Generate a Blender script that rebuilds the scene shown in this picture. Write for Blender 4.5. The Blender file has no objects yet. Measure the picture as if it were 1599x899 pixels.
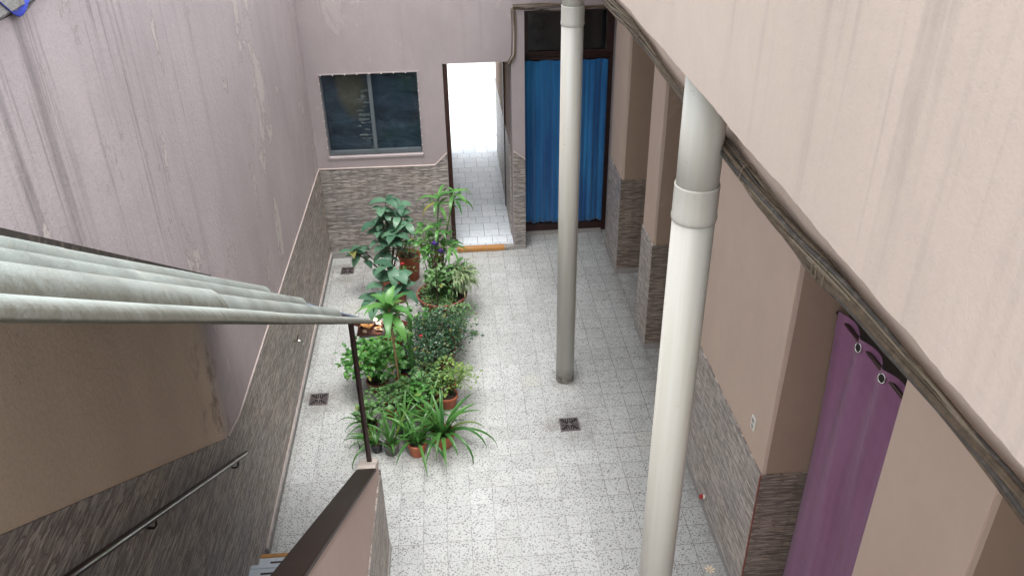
import bpy, bmesh, math, random
from mathutils import Vector, Matrix, Euler
R = math.radians
rnd = random.Random(7)
S = bpy.context.scene
COL = S.collection

# ------------------------------------------------------------------ camera
cam_d = bpy.data.cameras.new('camera'); cam = bpy.data.objects.new('camera', cam_d); COL.objects.link(cam)
cam_d.sensor_width = 36.0; cam_d.lens = 36.0*1310.6/1599.0; cam_d.clip_start = .05; cam_d.clip_end = 600
p_, y_, r_ = R(31.0413), R(4.0540), R(-0.9795)
fw = Vector((math.sin(y_)*math.cos(p_), math.cos(y_)*math.cos(p_), -math.sin(p_)))
rt = Vector((math.cos(y_), -math.sin(y_), 0)); up = rt.cross(fw)
rt2 = rt*math.cos(r_)+up*math.sin(r_); up2 = -rt*math.sin(r_)+up*math.cos(r_)
m3 = Matrix((rt2, up2, -fw)).transposed()
cam.matrix_world = Matrix.Translation((-1.7791, -7.6692, 5.3425)) @ m3.to_4x4()
S.camera = cam

# ------------------------------------------------------------------ light
SUN_EL, SUN_AZ = 77, 178          # azimuth measured from +Y towards +X
W = bpy.data.worlds.new('World'); S.world = W; W.use_nodes = True
nt = W.node_tree; nt.nodes.clear()
sky = nt.nodes.new('ShaderNodeTexSky'); sky.sky_type = 'NISHITA'; sky.sun_disc = False
sky.sun_elevation = R(SUN_EL); sky.sun_rotation = R(SUN_AZ); sky.dust_density = 3.0; sky.air_density = 1.0; sky.ozone_density = .6
hs = nt.nodes.new('ShaderNodeHueSaturation'); hs.inputs['Saturation'].default_value = .26
tin = nt.nodes.new('ShaderNodeMix'); tin.data_type = 'RGBA'; tin.blend_type = 'MULTIPLY'; tin.inputs[0].default_value = 1
tin.inputs[7].default_value = (1.0, 1.005, .985, 1)
bg = nt.nodes.new('ShaderNodeBackground'); bg.inputs['Strength'].default_value = .15
wo = nt.nodes.new('ShaderNodeOutputWorld')
nt.links.new(sky.outputs[0], hs.inputs['Color']); nt.links.new(hs.outputs[0], tin.inputs[6])
nt.links.new(tin.outputs[2], bg.inputs['Color']); nt.links.new(bg.outputs[0], wo.inputs[0])
sd = bpy.data.lights.new('sun', 'SUN'); sd.energy = .5; sd.angle = R(40); sd.color = (1, .97, .93)
sun = bpy.data.objects.new('sun', sd); COL.objects.link(sun)
sdir = Vector((math.sin(R(SUN_AZ))*math.cos(R(SUN_EL)), math.cos(R(SUN_AZ))*math.cos(R(SUN_EL)), math.sin(R(SUN_EL))))
sun.rotation_euler = sdir.to_track_quat('Z', 'Y').to_euler(); sun.location = (4, 4, 12)
S.view_settings.view_transform = 'Standard'; S.view_settings.look = 'None'; S.view_settings.gamma = 1
S.view_settings.exposure = 2.1
S.cycles.max_bounces = 8; S.cycles.diffuse_bounces = 5

# ------------------------------------------------------------------ material helpers
class NB:
    def __init__(s, name):
        s.m = bpy.data.materials.new(name); s.m.use_nodes = True; s.t = s.m.node_tree; s.t.nodes.clear()
        s.out = s.n('ShaderNodeOutputMaterial'); s.b = s.n('ShaderNodeBsdfPrincipled'); s.l(s.b.outputs[0], s.out.inputs[0])
        s.tc = s.n('ShaderNodeTexCoord').outputs['Object']
    def n(s, t): return s.t.nodes.new(t)
    def l(s, a, b): s.t.links.new(a, b)
    def put(s, sock, v):
        if hasattr(v, 'bl_idname') and v.bl_idname.startswith('NodeSocket') : s.l(v, sock)
        elif isinstance(v, tuple) and len(v) == 3 and sock.type == 'RGBA': sock.default_value = (*v, 1)
        else: sock.default_value = v
    def math(s, op, a, b=0.0, c=None, clamp=False):
        n = s.n('ShaderNodeMath'); n.operation = op; n.use_clamp = clamp
        s.put(n.inputs[0], a); s.put(n.inputs[1], b)
        if c is not None: s.put(n.inputs[2], c)
        return n.outputs[0]
    def map(s, v, a, b, c=0., d=1., smooth=False):
        n = s.n('ShaderNodeMapRange'); s.put(n.inputs[0], v)
        for i, q in enumerate((a, b, c, d)): s.put(n.inputs[1+i], q)
        if smooth: n.interpolation_type = 'SMOOTHSTEP'
        return n.outputs[0]
    def xf(s, scale=(1, 1, 1), rot=(0, 0, 0), loc=(0, 0, 0), v=None):
        n = s.n('ShaderNodeMapping'); s.l(v or s.tc, n.inputs[0])
        n.inputs['Scale'].default_value = scale; n.inputs['Rotation'].default_value = rot; n.inputs['Location'].default_value = loc
        return n.outputs[0]
    def noise(s, v=None, scale=5., detail=3., rough=.55, dist=0.):
        n = s.n('ShaderNodeTexNoise'); s.l(v or s.tc, n.inputs['Vector']); n.inputs['Scale'].default_value = scale
        n.inputs['Detail'].default_value = detail; n.inputs['Roughness'].default_value = rough; n.inputs['Distortion'].default_value = dist
        return n.outputs[0]
    def voro(s, v=None, scale=5., feat='F1', rand=1.):
        n = s.n('ShaderNodeTexVoronoi'); s.l(v or s.tc, n.inputs['Vector']); n.inputs['Scale'].default_value = scale; n.feature = feat
        n.inputs['Randomness'].default_value = rand
        return n
    def ramp(s, f, stops, const=False):
        n = s.n('ShaderNodeValToRGB'); s.put(n.inputs[0], f); e = n.color_ramp.elements
        if const: n.color_ramp.interpolation = 'CONSTANT'
        while len(e) < len(stops): e.new(.5)
        for q, (p, c) in zip(e, stops): q.position = p; q.color = (*c, 1)
        return n.outputs[0]
    def mix(s, f, a, b, mode='MIX'):
        n = s.n('ShaderNodeMix'); n.data_type = 'RGBA'; n.blend_type = mode; n.clamp_factor = True
        s.put(n.inputs[0], f); s.put(n.inputs[6], a); s.put(n.inputs[7], b); return n.outputs[2]
    def xyz(s, v=None):
        n = s.n('ShaderNodeSeparateXYZ'); s.l(v or s.tc, n.inputs[0]); return n.outputs
    def bump(s, h, strength=.5, dist=.01, prev=None):
        n = s.n('ShaderNodeBump'); n.inputs['Strength'].default_value = strength; n.inputs['Distance'].default_value = dist
        s.l(h, n.inputs['Height'])
        if prev: s.l(prev, n.inputs['Normal'])
        s.l(n.outputs[0], s.b.inputs['Normal']); return n.outputs[0]
    def fin(s, col=None, rough=None, metal=None, spec=None):
        if col is not None: s.put(s.b.inputs['Base Color'], col)
        if rough is not None: s.put(s.b.inputs['Roughness'], rough)
        if metal is not None: s.put(s.b.inputs['Metallic'], metal)
        if spec is not None: s.put(s.b.inputs['Specular IOR Level'], spec)
        return s.m

def plaster(name, base, along='y', ztop=4.6, streak=.6, rough_amt=.5, peel=.3, scl=1., zfade=2.6, damp=0., streak_bounce=False):
    """painted render: fine grain, rain streaks running down from the top, flaking patches and hairline cracks"""
    b = NB(name); X = b.xyz(); a = X[1] if along == 'y' else X[0]
    c1 = b.noise(b.xf((1, 1, .6)), scale=1.0*scl, detail=6, rough=.62); c2 = b.noise(scale=7*scl, detail=5, rough=.65)
    col = b.mix(b.map(c1, .3, .7), tuple(q*(.93-.1*(rough_amt > .6)) for q in base), tuple(min(1, q*(1.05+.06*(rough_amt > .6))) for q in base))
    col = b.mix(b.map(c2, .45, .75, 0, .35), col, (base[0]*.86, base[1]*.86, base[2]*.88))
    sc = (1.5, 5.5, .22) if along == 'y' else (5.5, 1.5, .22)
    sn = b.noise(b.xf(sc), scale=1.0, detail=4, rough=.62, dist=.15)
    sc2 = (3, 17, .5) if along == 'y' else (17, 3, .5)
    sn2 = b.noise(b.xf(sc2, loc=(3, 2, 1)), scale=1.0, detail=3, rough=.6)
    zf = b.map(X[2], ztop-zfade, ztop+.1, .12, 1.0)
    st = b.math('MULTIPLY', b.map(sn, .54, .72, 0, 1, True), zf)
    st2 = b.math('MULTIPLY', b.map(sn2, .56, .74, 0, 1, True), zf)
    if streak_bounce: zf2 = b.map(X[1], -1.2, -3.6, .25, 1.15); st = b.math('MULTIPLY', st, zf2); st2 = b.math('MULTIPLY', st2, zf2)
    st = b.math('MULTIPLY', b.math('MAXIMUM', st, b.math('MULTIPLY', st2, .75)), b.map(c2, .3, .7, .55, 1.))
    col = b.mix(b.math('MULTIPLY', st, streak), col, (.13, .12, .12))
    pn = b.noise(b.xf((1, 1, .55)), scale=2.3*scl, detail=9, rough=.72, dist=.4)
    cl_ = b.noise(b.xf((1, 1, .45), loc=(5, 3, 2)), scale=.9, detail=3); th_ = b.map(cl_, .35, .62, .66, .54)
    pm = b.map(b.math('SUBTRACT', pn, th_), 0., .03)
    col = b.mix(b.math('MULTIPLY', pm, peel), col, (.58, .53, .50))
    pe = b.map(b.math('ABSOLUTE', b.math('SUBTRACT', pn, th_)), 0., .006, 1., 0.)
    col = b.mix(b.math('MULTIPLY', pe, peel*.8), col, (.20, .15, .13))
    if streak_bounce:        # warm bounce light under the stair roof, painted into the wall colour
        up_ = b.math('ADD', X[2], b.math('MULTIPLY', X[1], .66)); f_ = b.math('MULTIPLY', b.map(up_, .80, .70), b.map(X[1], -3.2, -2.85, 1, 0, True))
        col = b.mix(b.math('MULTIPLY', f_, .85), col, b.mix(b.map(c1, .3, .7), (.70, .56, .40), (.84, .68, .50)))
    if damp:
        dn = b.noise(b.xf((1.5, 1.6, 1.0)), scale=3.4, detail=9, rough=.78)
        band = b.math('MULTIPLY', b.map(b.math('ABSOLUTE', b.math('ADD', X[1], 3.15)), .05, .42, 1, 0, True), b.map(X[2], 2.5, 2.1))
        col = b.mix(b.math('MULTIPLY', b.math('MULTIPLY', b.map(dn, .50, .60), band), damp*.75), col, (.19, .115, .07))
    g = b.noise(scale=130, detail=2); g2 = b.noise(scale=28, detail=4, rough=.7)
    h = b.math('ADD', b.math('MULTIPLY', g, .35*rough_amt), b.math('MULTIPLY', g2, .9*rough_amt))
    h = b.math('ADD', h, b.math('MULTIPLY', pm, peel*1.2))
    sp = b.noise(scale=55, detail=4, rough=.75)
    col = b.mix(b.map(sp, .40, .66, .0, .16*rough_amt), col, (base[0]*.62, base[1]*.6, base[2]*.6))
    b.bump(h, .5, .006)
    return b.fin(col, .88, spec=.25)

def cladding(name, along='y', tone=1.0, warm=0.0, rough=.5):
    """ceramic wall tile pressed like split stacked stone: thin wavy strips"""
    b = NB(name); X = b.xyz(); a = X[1] if along == 'y' else X[0]
    cb = b.n('ShaderNodeCombineXYZ'); b.l(a, cb.inputs[0]); b.l(X[2], cb.inputs[1]); v = cb.outputs[0]
    wv = b.noise(b.xf((9, 9, 1), v=v), scale=1, detail=2)
    # strips: rows about 16 mm high that wander, cut to lengths of about 12 cm
    zz = b.math('ADD', X[2], b.math('MULTIPLY', b.math('SUBTRACT', wv, .5), .016))
    cb2 = b.n('ShaderNodeCombineXYZ'); b.l(b.math('MULTIPLY', a, 9.), cb2.inputs[0]); b.l(b.math('MULTIPLY', zz, 82.), cb2.inputs[1])
    vo = b.voro(cb2.outputs[0], scale=1., rand=.85); vc = b.xyz(vo.outputs['Color'])
    ed = b.voro(cb2.outputs[0], scale=1., feat='DISTANCE_TO_EDGE', rand=.85).outputs['Distance']
    f = b.noise(b.xf((7, 150, 1), v=v), scale=1, detail=4, rough=.6)
    big = b.noise(b.xf((2.2, 2.2, 1), v=v), scale=1, detail=2)
    t = b.math('ADD', b.math('MULTIPLY', vc[0], .55), b.math('MULTIPLY', f, .55))
    w = warm
    def k(r, g, bl): return ((r*(1+.25*w))*tone, g*tone, (bl*(1-.22*w))*tone)
    col = b.ramp(t, [(.18, k(.085, .075, .068)), (.42, k(.185, .162, .142)), (.6, k(.275, .248, .222)), (.86, k(.41, .375, .34))])
    col = b.mix(b.map(big, .35, .65, 0, .6), col, b.mix(.5, col, k(.20, .205, .24)))
    col = b.mix(b.map(ed, 0., .09, .6, 0.), col, k(.06, .048, .044))
    # tile joints
    fx = b.math('FRACT', b.math('DIVIDE', a, .45)); fz = b.math('FRACT', b.math('DIVIDE', X[2], .32))
    j = b.math('MAXIMUM', b.map(fx, 0, .009, 1, 0), b.map(fz, 0, .009, 1, 0))
    col = b.mix(b.math('MULTIPLY', j, .35), col, k(.07, .055, .05))
    h = b.math('ADD', b.map(ed, 0, .35, 0, 1), b.math('MULTIPLY', f, .7))
    h = b.math('ADD', h, b.math('MULTIPLY', vc[1], .6))
    b.bump(h, .8, .006)
    return b.fin(col, rough, spec=.4)

def simple(name, col, rough=.6, metal=0., var=.15, scale=12., bump=.0, bscale=60., dirt=None, spec=.5):
    b = NB(name); n = b.noise(scale=scale, detail=5, rough=.65)
    c = b.mix(b.map(n, .3, .7), tuple(q*(1-var) for q in col), tuple(min(1, q*(1+var)) for q in col))
    if dirt:
        dn = b.noise(scale=scale*.6, detail=8, rough=.72, dist=.3)
        c = b.mix(b.map(dn, .52, .66, 0, dirt[1]), c, dirt[0])
    if bump: b.bump(b.noise(scale=bscale, detail=4), bump, .006)
    rr = b.map(n, .3, .7, max(0, rough-.08), min(1, rough+.08))
    return b.fin(c, rr, metal, spec)

PINK = (.54, .425, .405)
M = {}
M['wall_l'] = plaster('plaster_boundary', (.495, .432, .442), 'y', 4.6, .92, 1.4, .85, damp=.9, streak_bounce=True)
M['wall_b'] = plaster('plaster_rear', (.375, .325, .33), 'x', 4.6, .45, .8, .2)
M['parapet'] = plaster('plaster_parapet', (.475, .390, .335), 'y', 5.3, .60, .38, .04, zfade=1.2)
M['pier'] = plaster('plaster_pier', (.53, .41, .335), 'y', 9, .05, .25, .04)
M['jamb'] = plaster('plaster_ochre', (.31, .22, .165), 'x', 9, .05, .3, .08)
M['stairwall'] = plaster('plaster_stair', (.55, .43, .385), 'y', 9, .1, .35, .1)
M['clad_l'] = cladding('cladding_boundary', 'y', 1.55, .12, .55)
M['clad_b'] = cladding('cladding_rear', 'x', 1.25, .05, .5)
M['clad_py'] = cladding('cladding_pier_court', 'y', 1.7, .1, .42)
M['clad_px'] = cladding('cladding_pier_jamb', 'x', .9, .55, .5)
M['trim'] = simple('trim_pale', (.46, .385, .36), .6, var=.1)
M['granite'] = simple('granite_skirting', (.30, .285, .27), .5, var=.5, scale=160, dirt=((.10, .09, .085), .5))
M['cement'] = simple('cement', (.30, .29, .28), .85, var=.25, scale=18, bump=.5, dirt=((.12, .11, .10), .6))
M['cement_pale'] = simple('cement_pale', (.62, .55, .50), .85, var=.12, scale=25, bump=.5, dirt=((.35, .26, .2), .4))
M['orange'] = simple('orange_nosing', (.42, .205, .06), .5, var=.15, scale=20, dirt=((.3, .12, .03), .4))
M['steptile'] = simple('step_tile', (.55, .60, .66), .5, var=.1, scale=60)
M['coping'] = None
M['rust'] = simple('rusty_iron', (.12, .045, .03), .7, .1, .4, 25, .4, 90, ((.25, .12, .06), .4))
M['darkiron'] = simple('dark_iron', (.045, .022, .02), .45, .3, .3, 30)
M['bluebar'] = simple('galvanised_bar', (.22, .27, .36), .4, .6, .2, 20)
M['chrome'] = simple('chrome', (.75, .75, .75), .15, 1., .05)
M['steel'] = simple('cast_grate', (.17, .145, .15), .5, .6, .25, 40)
M['pit'] = simple('drain_pit', (.015, .013, .012), .9)
M['wood_dark'] = simple('dark_wood', (.035, .013, .010), .4, 0, .4, 14, spec=.4)
M['alu'] = simple('aluminium', (.17, .20, .22), .4, .5, .12, 20)
M['white'] = simple('white_plastic', (.72, .70, .64), .4, 0, .05)
M['red'] = simple('red_plastic', (.35, .02, .015), .4, 0, .1)
M['terra'] = simple('terracotta', (.40, .115, .055), .7, 0, .18, 14, dirt=((.30, .15, .11), .5))
M['terradark'] = simple('old_terracotta', (.21, .06, .04), .75, 0, .25, 12, dirt=((.26, .14, .11), .5))
M['blackpot'] = simple('black_pot', (.02, .021, .025), .45, 0, .2)
M['greypot'] = simple('grey_pot', (.13, .125, .12), .8, 0, .3, 20, dirt=((.05, .06, .03), .6))
M['redpot'] = simple('red_pot', (.50, .06, .025), .5, 0, .12)
M['soil'] = simple('soil', (.045, .028, .02), .95, 0, .6, 60, .9, 90)
M['ceil'] = simple('render_ceiling', (.45, .40, .37), .9)
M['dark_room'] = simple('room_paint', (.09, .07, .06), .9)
M['yardwall'] = simple('white_render', (.78, .76, .72), .9, 0, .04)
M['cable'] = simple('dusty_cable', (.095, .066, .042), .85, 0, .45, 30, .4, 120, ((.17, .13, .085), .5))
M['cable_dark'] = simple('black_cable', (.05, .042, .036), .7, 0, .4, 30, dirt=((.25, .2, .16), .45))
M['cable_pale'] = simple('pale_cable', (.18, .14, .095), .7, 0, .2, 30)
M['tarp'] = simple('blue_tarp', (.02, .04, .35), .5)
M['dryleaf'] = simple('dry_leaf', (.62, .30, .10), .7, 0, .35, 60)
M['dryleaf_pale'] = simple('pale_dry_leaf', (.75, .60, .42), .7, 0, .25, 60)
M['petal'] = simple('violet_petal', (.10, .035, .30), .6, 0, .25, 60)
M['redpetal'] = simple('red_petal', (.45, .02, .02), .6, 0, .2, 60)
M['cane'] = simple('cane', (.30, .19, .10), .7, 0, .25, 40)
M['twig'] = simple('brown_twig', (.09, .05, .03), .8, 0, .3, 40)
M['greenstem'] = simple('green_stem', (.06, .12, .03), .6, 0, .2, 40)

# floor: terrazzo tiles 20 x 20 cm, white ground with dark chips
def terrazzo():
    b = NB('terrazzo_tiles'); X = b.xyz(); T = .2
    wob = b.noise(scale=.7, detail=1)
    ux = b.math('DIVIDE', X[0], T); uy = b.math('DIVIDE', X[1], T)
    cell = b.n('ShaderNodeCombineXYZ'); b.l(b.math('FLOOR', ux), cell.inputs[0]); b.l(b.math('FLOOR', uy), cell.inputs[1])
    wn = b.n('ShaderNodeTexWhiteNoise'); wn.noise_dimensions = '2D'; b.l(cell.outputs[0], wn.inputs['Vector']); cr = b.xyz(wn.outputs['Color'])
    off = b.n('ShaderNodeVectorMath'); off.operation = 'MULTIPLY_ADD'; b.l(wn.outputs['Color'], off.inputs[0]); off.inputs[1].default_value = (3, 3, 0); b.l(b.tc, off.inputs[2])
    fl = None
    warp = b.n('ShaderNodeTexNoise'); b.l(off.outputs[0], warp.inputs['Vector']); warp.inputs['Scale'].default_value = 45; warp.inputs['Detail'].default_value = 2
    wadd = b.n('ShaderNodeVectorMath'); wadd.operation = 'MULTIPLY_ADD'; b.l(warp.outputs['Color'], wadd.inputs[0]); wadd.inputs[1].default_value = (.012, .012, 0); b.l(off.outputs[0], wadd.inputs[2])
    for rot, sc, keep in ((.6, (33, 70, 1), .5), (-.9, (38, 84, 1), .5), (1.5, (56, 100, 1), .55)):
        vo = b.voro(b.xf((1, 1, 1), v=b.xf(sc, v=b.xf((1, 1, 1), rot=(0, 0, rot), v=wadd.outputs[0]))), scale=1.)
        vo.voronoi_dimensions = '2D'; vc = b.xyz(vo.outputs['Color'])
        thr = b.map(vc[0], 1-keep, 1., .0, .40)
        f = b.map(b.math('SUBTRACT', thr, vo.outputs['Distance']), 0., .08)
        fl = f if fl is None else b.math('MAXIMUM', fl, f)
    fine = b.map(b.noise(off.outputs[0], scale=190, detail=2), .60, .70)
    base = b.mix(cr[0], (.445, .46, .458), (.51, .526, .524))
    base = b.mix(b.math('MULTIPLY', b.map(cr[1], .975, .99), .25), base, (.60, .58, .48))
    big = b.noise(scale=.9, detail=4, rough=.6)
    # the side by the piers is greyer, worn cleaner in the middle
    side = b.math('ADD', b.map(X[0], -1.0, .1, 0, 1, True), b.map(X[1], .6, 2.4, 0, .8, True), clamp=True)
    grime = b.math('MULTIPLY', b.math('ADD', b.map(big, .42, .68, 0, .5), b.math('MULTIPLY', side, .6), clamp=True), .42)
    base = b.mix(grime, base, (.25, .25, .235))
    chip = b.mix(b.noise(scale=30, detail=1), (.045, .045, .045), (.16, .16, .155))
    col = b.mix(b.math('MULTIPLY', fl, .88), base, chip)
    col = b.mix(b.math('MULTIPLY', fine, .30), col, (.25, .25, .24))
    def spot(x, y, r0, r1):
        v = b.n('ShaderNodeVectorMath'); v.operation = 'DISTANCE'; b.l(b.tc, v.inputs[0]); v.inputs[1].default_value = (x, y, 0); return b.map(v.outputs['Value'], r0, r1, 1, 0, True)
    dn = b.noise(scale=6, detail=6, rough=.7)
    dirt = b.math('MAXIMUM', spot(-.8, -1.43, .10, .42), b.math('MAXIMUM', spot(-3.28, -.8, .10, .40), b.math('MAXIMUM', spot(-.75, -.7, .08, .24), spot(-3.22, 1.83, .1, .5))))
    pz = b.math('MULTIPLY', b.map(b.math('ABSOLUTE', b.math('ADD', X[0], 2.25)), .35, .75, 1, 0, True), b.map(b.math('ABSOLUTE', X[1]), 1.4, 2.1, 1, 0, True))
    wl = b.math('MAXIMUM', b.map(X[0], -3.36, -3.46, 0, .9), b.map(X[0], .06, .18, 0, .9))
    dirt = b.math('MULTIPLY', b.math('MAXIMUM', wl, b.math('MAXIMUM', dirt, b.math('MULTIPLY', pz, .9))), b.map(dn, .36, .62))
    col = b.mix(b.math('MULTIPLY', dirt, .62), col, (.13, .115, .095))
    col = b.mix(b.map(cr[2], .0, 1., 0, .13), col, (.25, .24, .22))
    def edge(u): 
        f = b.math('FRACT', u); return b.math('MINIMUM', f, b.math('SUBTRACT', 1., f))
    e = b.math('MINIMUM', edge(ux), edge(uy))
    ew = b.map(b.noise(scale=9, detail=3),   .35, .7, .013, .027)
    g = b.map(e, 0., ew, 1.3, 0.)
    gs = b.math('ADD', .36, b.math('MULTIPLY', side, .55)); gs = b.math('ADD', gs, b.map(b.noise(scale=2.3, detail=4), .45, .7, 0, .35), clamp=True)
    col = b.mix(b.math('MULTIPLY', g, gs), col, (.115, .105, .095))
    st = b.noise(scale=3.1, detail=6, rough=.7)
    col = b.mix(b.map(st, .62, .74, 0, .35), col, (.30, .285, .26))
    b.bump(b.math('SUBTRACT', b.math('MULTIPLY', b.noise(scale=60, detail=2), .15), g), .25, .003)
    return b.fin(col, b.map(big, .3, .7, .33, .55), spec=.45)
M['floor'] = terrazzo()

def passage_tiles():
    b = NB('passage_tiles'); X = b.xyz()
    bt = b.n('ShaderNodeTexBrick'); bt.offset = .5; bt.offset_frequency = 3
    b.l(b.xf((1, 1, 1), loc=(.02, .1, 0)), bt.inputs['Vector']); bt.inputs['Scale'].default_value = 1
    bt.inputs['Brick Width'].default_value = .2; bt.inputs['Row Height'].default_value = .2; bt.inputs['Mortar Size'].default_value = .0035
    bt.inputs['Color1'].default_value = (.70, .75, .80, 1); bt.inputs['Color2'].default_value = (.58, .64, .70, 1); bt.inputs['Mortar'].default_value = (.14, .14, .145, 1)
    n = b.noise(scale=9, detail=6, rough=.7)
    c = b.mix(b.map(n, .5, .68, 0, .45), bt.outputs[0], (.36, .38, .40))
    n2 = b.noise(scale=70, detail=3); c = b.mix(b.map(n2, .55, .7, 0, .3), c, (.3, .3, .31))
    return b.fin(c, b.map(n, .3, .7, .22, .42), spec=.5)
M['passage_floor'] = passage_tiles()

def coping_mat():
    b = NB('dark_glazed_coping'); X = b.xyz()
    n = b.noise(b.xf((3, 60, 60)), scale=1, detail=4); m = b.noise(scale=2.5, detail=4)
    c = b.mix(n, (.018, .010, .008), (.042, .025, .020))
    c = b.mix(b.map(m, .55, .7, 0, .5), c, (.05, .045, .035))
    j = b.map(b.math('FRACT', b.math('DIVIDE', X[1], .33)), 0, .015, 1, 0)
    c = b.mix(j, c, (.02, .012, .01)); b.bump(n, .3, .003)
    return b.fin(c, .5, spec=.3)
M['coping'] = coping_mat()

def corr_mat(name='fibre_cement'):
    b = NB(name); uv = b.n('ShaderNodeTexCoord').outputs['UV']; vy = b.xyz(uv)[0]; n = b.noise(scale=3, detail=8, rough=.7); n2 = b.noise(scale=24, detail=6, rough=.7); X = b.xyz()
    st = b.noise(b.xf((26, 2, 2)), scale=1, detail=4)
    c = b.mix(b.map(n, .35, .65), (.19, .21, .195), (.32, .355, .335))
    c = b.mix(b.map(n2, .5, .68, 0, .45), c, (.24, .245, .20))
    c = b.mix(b.map(st, .5, .72, 0, .4), c, (.25, .24, .20))
    sp = b.noise(scale=140, detail=3); c = b.mix(b.map(sp, .6, .72, 0, .35), c, (.14, .13, .09))
    c = b.mix(b.math('MULTIPLY', b.map(b.math('ADD', vy, b.math('MULTIPLY', b.math('SUBTRACT', n2, .5), .35)), .34, .72, 0, .95, True), 1.), c, (.085, .078, .058))  # shade between the ridges painted in: colour darkens from crest to valley
    b.bump(b.math('ADD', n2, b.math('MULTIPLY', sp, .5)), .6, .004)
    return b.fin(c, .8, spec=.3)
M['corr'] = corr_mat()

def pvc():
    b = NB('cream_pvc'); X = b.xyz()
    st = b.noise(b.xf((14, 14, .45)), scale=1, detail=4, rough=.6); sp = b.noise(scale=22, detail=6, rough=.75)
    c = b.mix(b.map(st, .4, .7), (.50, .49, .45), (.44, .42, .36))
    c = b.mix(b.map(sp, .63, .70, 0, .6), c, (.24, .18, .11))
    # splash dirt round the foot
    f = b.math('MULTIPLY', b.map(X[2], .04, .20, 1.1, 0), b.map(sp, .35, .6))
    c = b.mix(f, c, (.17, .14, .12))
    return b.fin(c, .42, spec=.45)
M['pvc'] = pvc()

def cloth(name, col, dark, along='x', gloss=.9, sheen=.3):
    b = NB(name); st = b.noise(b.xf((7, 7, .6)), scale=1, detail=4)
    c = b.mix(b.map(st, .35, .68), dark, col)
    wr = b.noise(b.xf((3, 3, 6)), scale=2.2, detail=6, rough=.65, dist=.6); b.bump(wr, .35, .02)
    b.b.inputs['Sheen Weight'].default_value = sheen
    return b.fin(c, gloss, spec=.2)
M['blue'] = cloth('blue_cloth', (.026, .18, .40), (.012, .085, .25))
M['purple'] = cloth('purple_velvet', (.28, .13, .235), (.21, .09, .17), sheen=.15)

def leafmat(name, dark, light, rough=.42, pale=None):
    b = NB(name); g = b.n('ShaderNodeNewGeometry'); n = b.noise(scale=7, detail=3)
    c = b.mix(g.outputs['Random Per Island'], dark, light); c = b.mix(b.map(n, .4, .7, 0, .35), c, light)
    wn = b.n('ShaderNodeTexWhiteNoise'); wn.noise_dimensions = '1D'; b.l(g.outputs['Random Per Island'], wn.inputs['W'])
    c = b.mix(b.map(wn.outputs['Value'], .955, .965, 0, .75), c, (.26, .22, .05)); c = b.mix(b.map(wn.outputs['Value'], .30, .0, 0, .45), c, tuple(q*.55 for q in dark))
    if pale:
        uv = b.n('ShaderNodeTexCoord').outputs['UV']; u = b.xyz(uv)
        e = b.math('ABSOLUTE', b.math('SUBTRACT', u[0], .5)); c = b.mix(b.map(e, .28, .34), c, pale)
    b.b.inputs['Transmission Weight'].default_value = 0
    b.fin(c, rough, spec=.45)
    tr = b.n('ShaderNodeBsdfTranslucent'); b.l(b.mix(.5, c, light), tr.inputs[0])
    ms = b.n('ShaderNodeMixShader'); ms.inputs[0].default_value = .22
    b.l(b.b.outputs[0], ms.inputs[1]); b.l(tr.outputs[0], ms.inputs[2]); b.l(ms.outputs[0], b.out.inputs[0])
    return b.m
M['lf_shrub'] = leafmat('leaf_blue_green', (0.043, 0.120, 0.075), (0.126, 0.251, 0.157), .38)
M['lf_drac'] = leafmat('leaf_broad_strap', (0.034, 0.132, 0.034), (0.122, 0.298, 0.072), .33)
M['lf_strap'] = leafmat('leaf_strap', (0.030, 0.114, 0.028), (0.088, 0.229, 0.050), .33)
M['lf_striped'] = leafmat('leaf_striped', (0.091, 0.221, 0.052), (0.207, 0.376, 0.104), .4, (0.496, 0.496, 0.389))
M['lf_bright'] = leafmat('leaf_bright', (0.038, 0.159, 0.032), (0.122, 0.318, 0.070), .38)
M['lf_dark'] = leafmat('leaf_small_dark', (.010, .045, .020), (.055, .125, .060), .3)
M['lf_yellow'] = leafmat('leaf_lime', (.09, .20, .035), (.22, .33, .08), .45)
M['lf_herb'] = leafmat('leaf_herb', (0.050, 0.150, 0.040), (0.158, 0.288, 0.109), .45)
M['lf_cactus'] = leafmat('leaf_succulent', (0.037, 0.134, 0.037), (0.109, 0.280, 0.073), .45)

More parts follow.
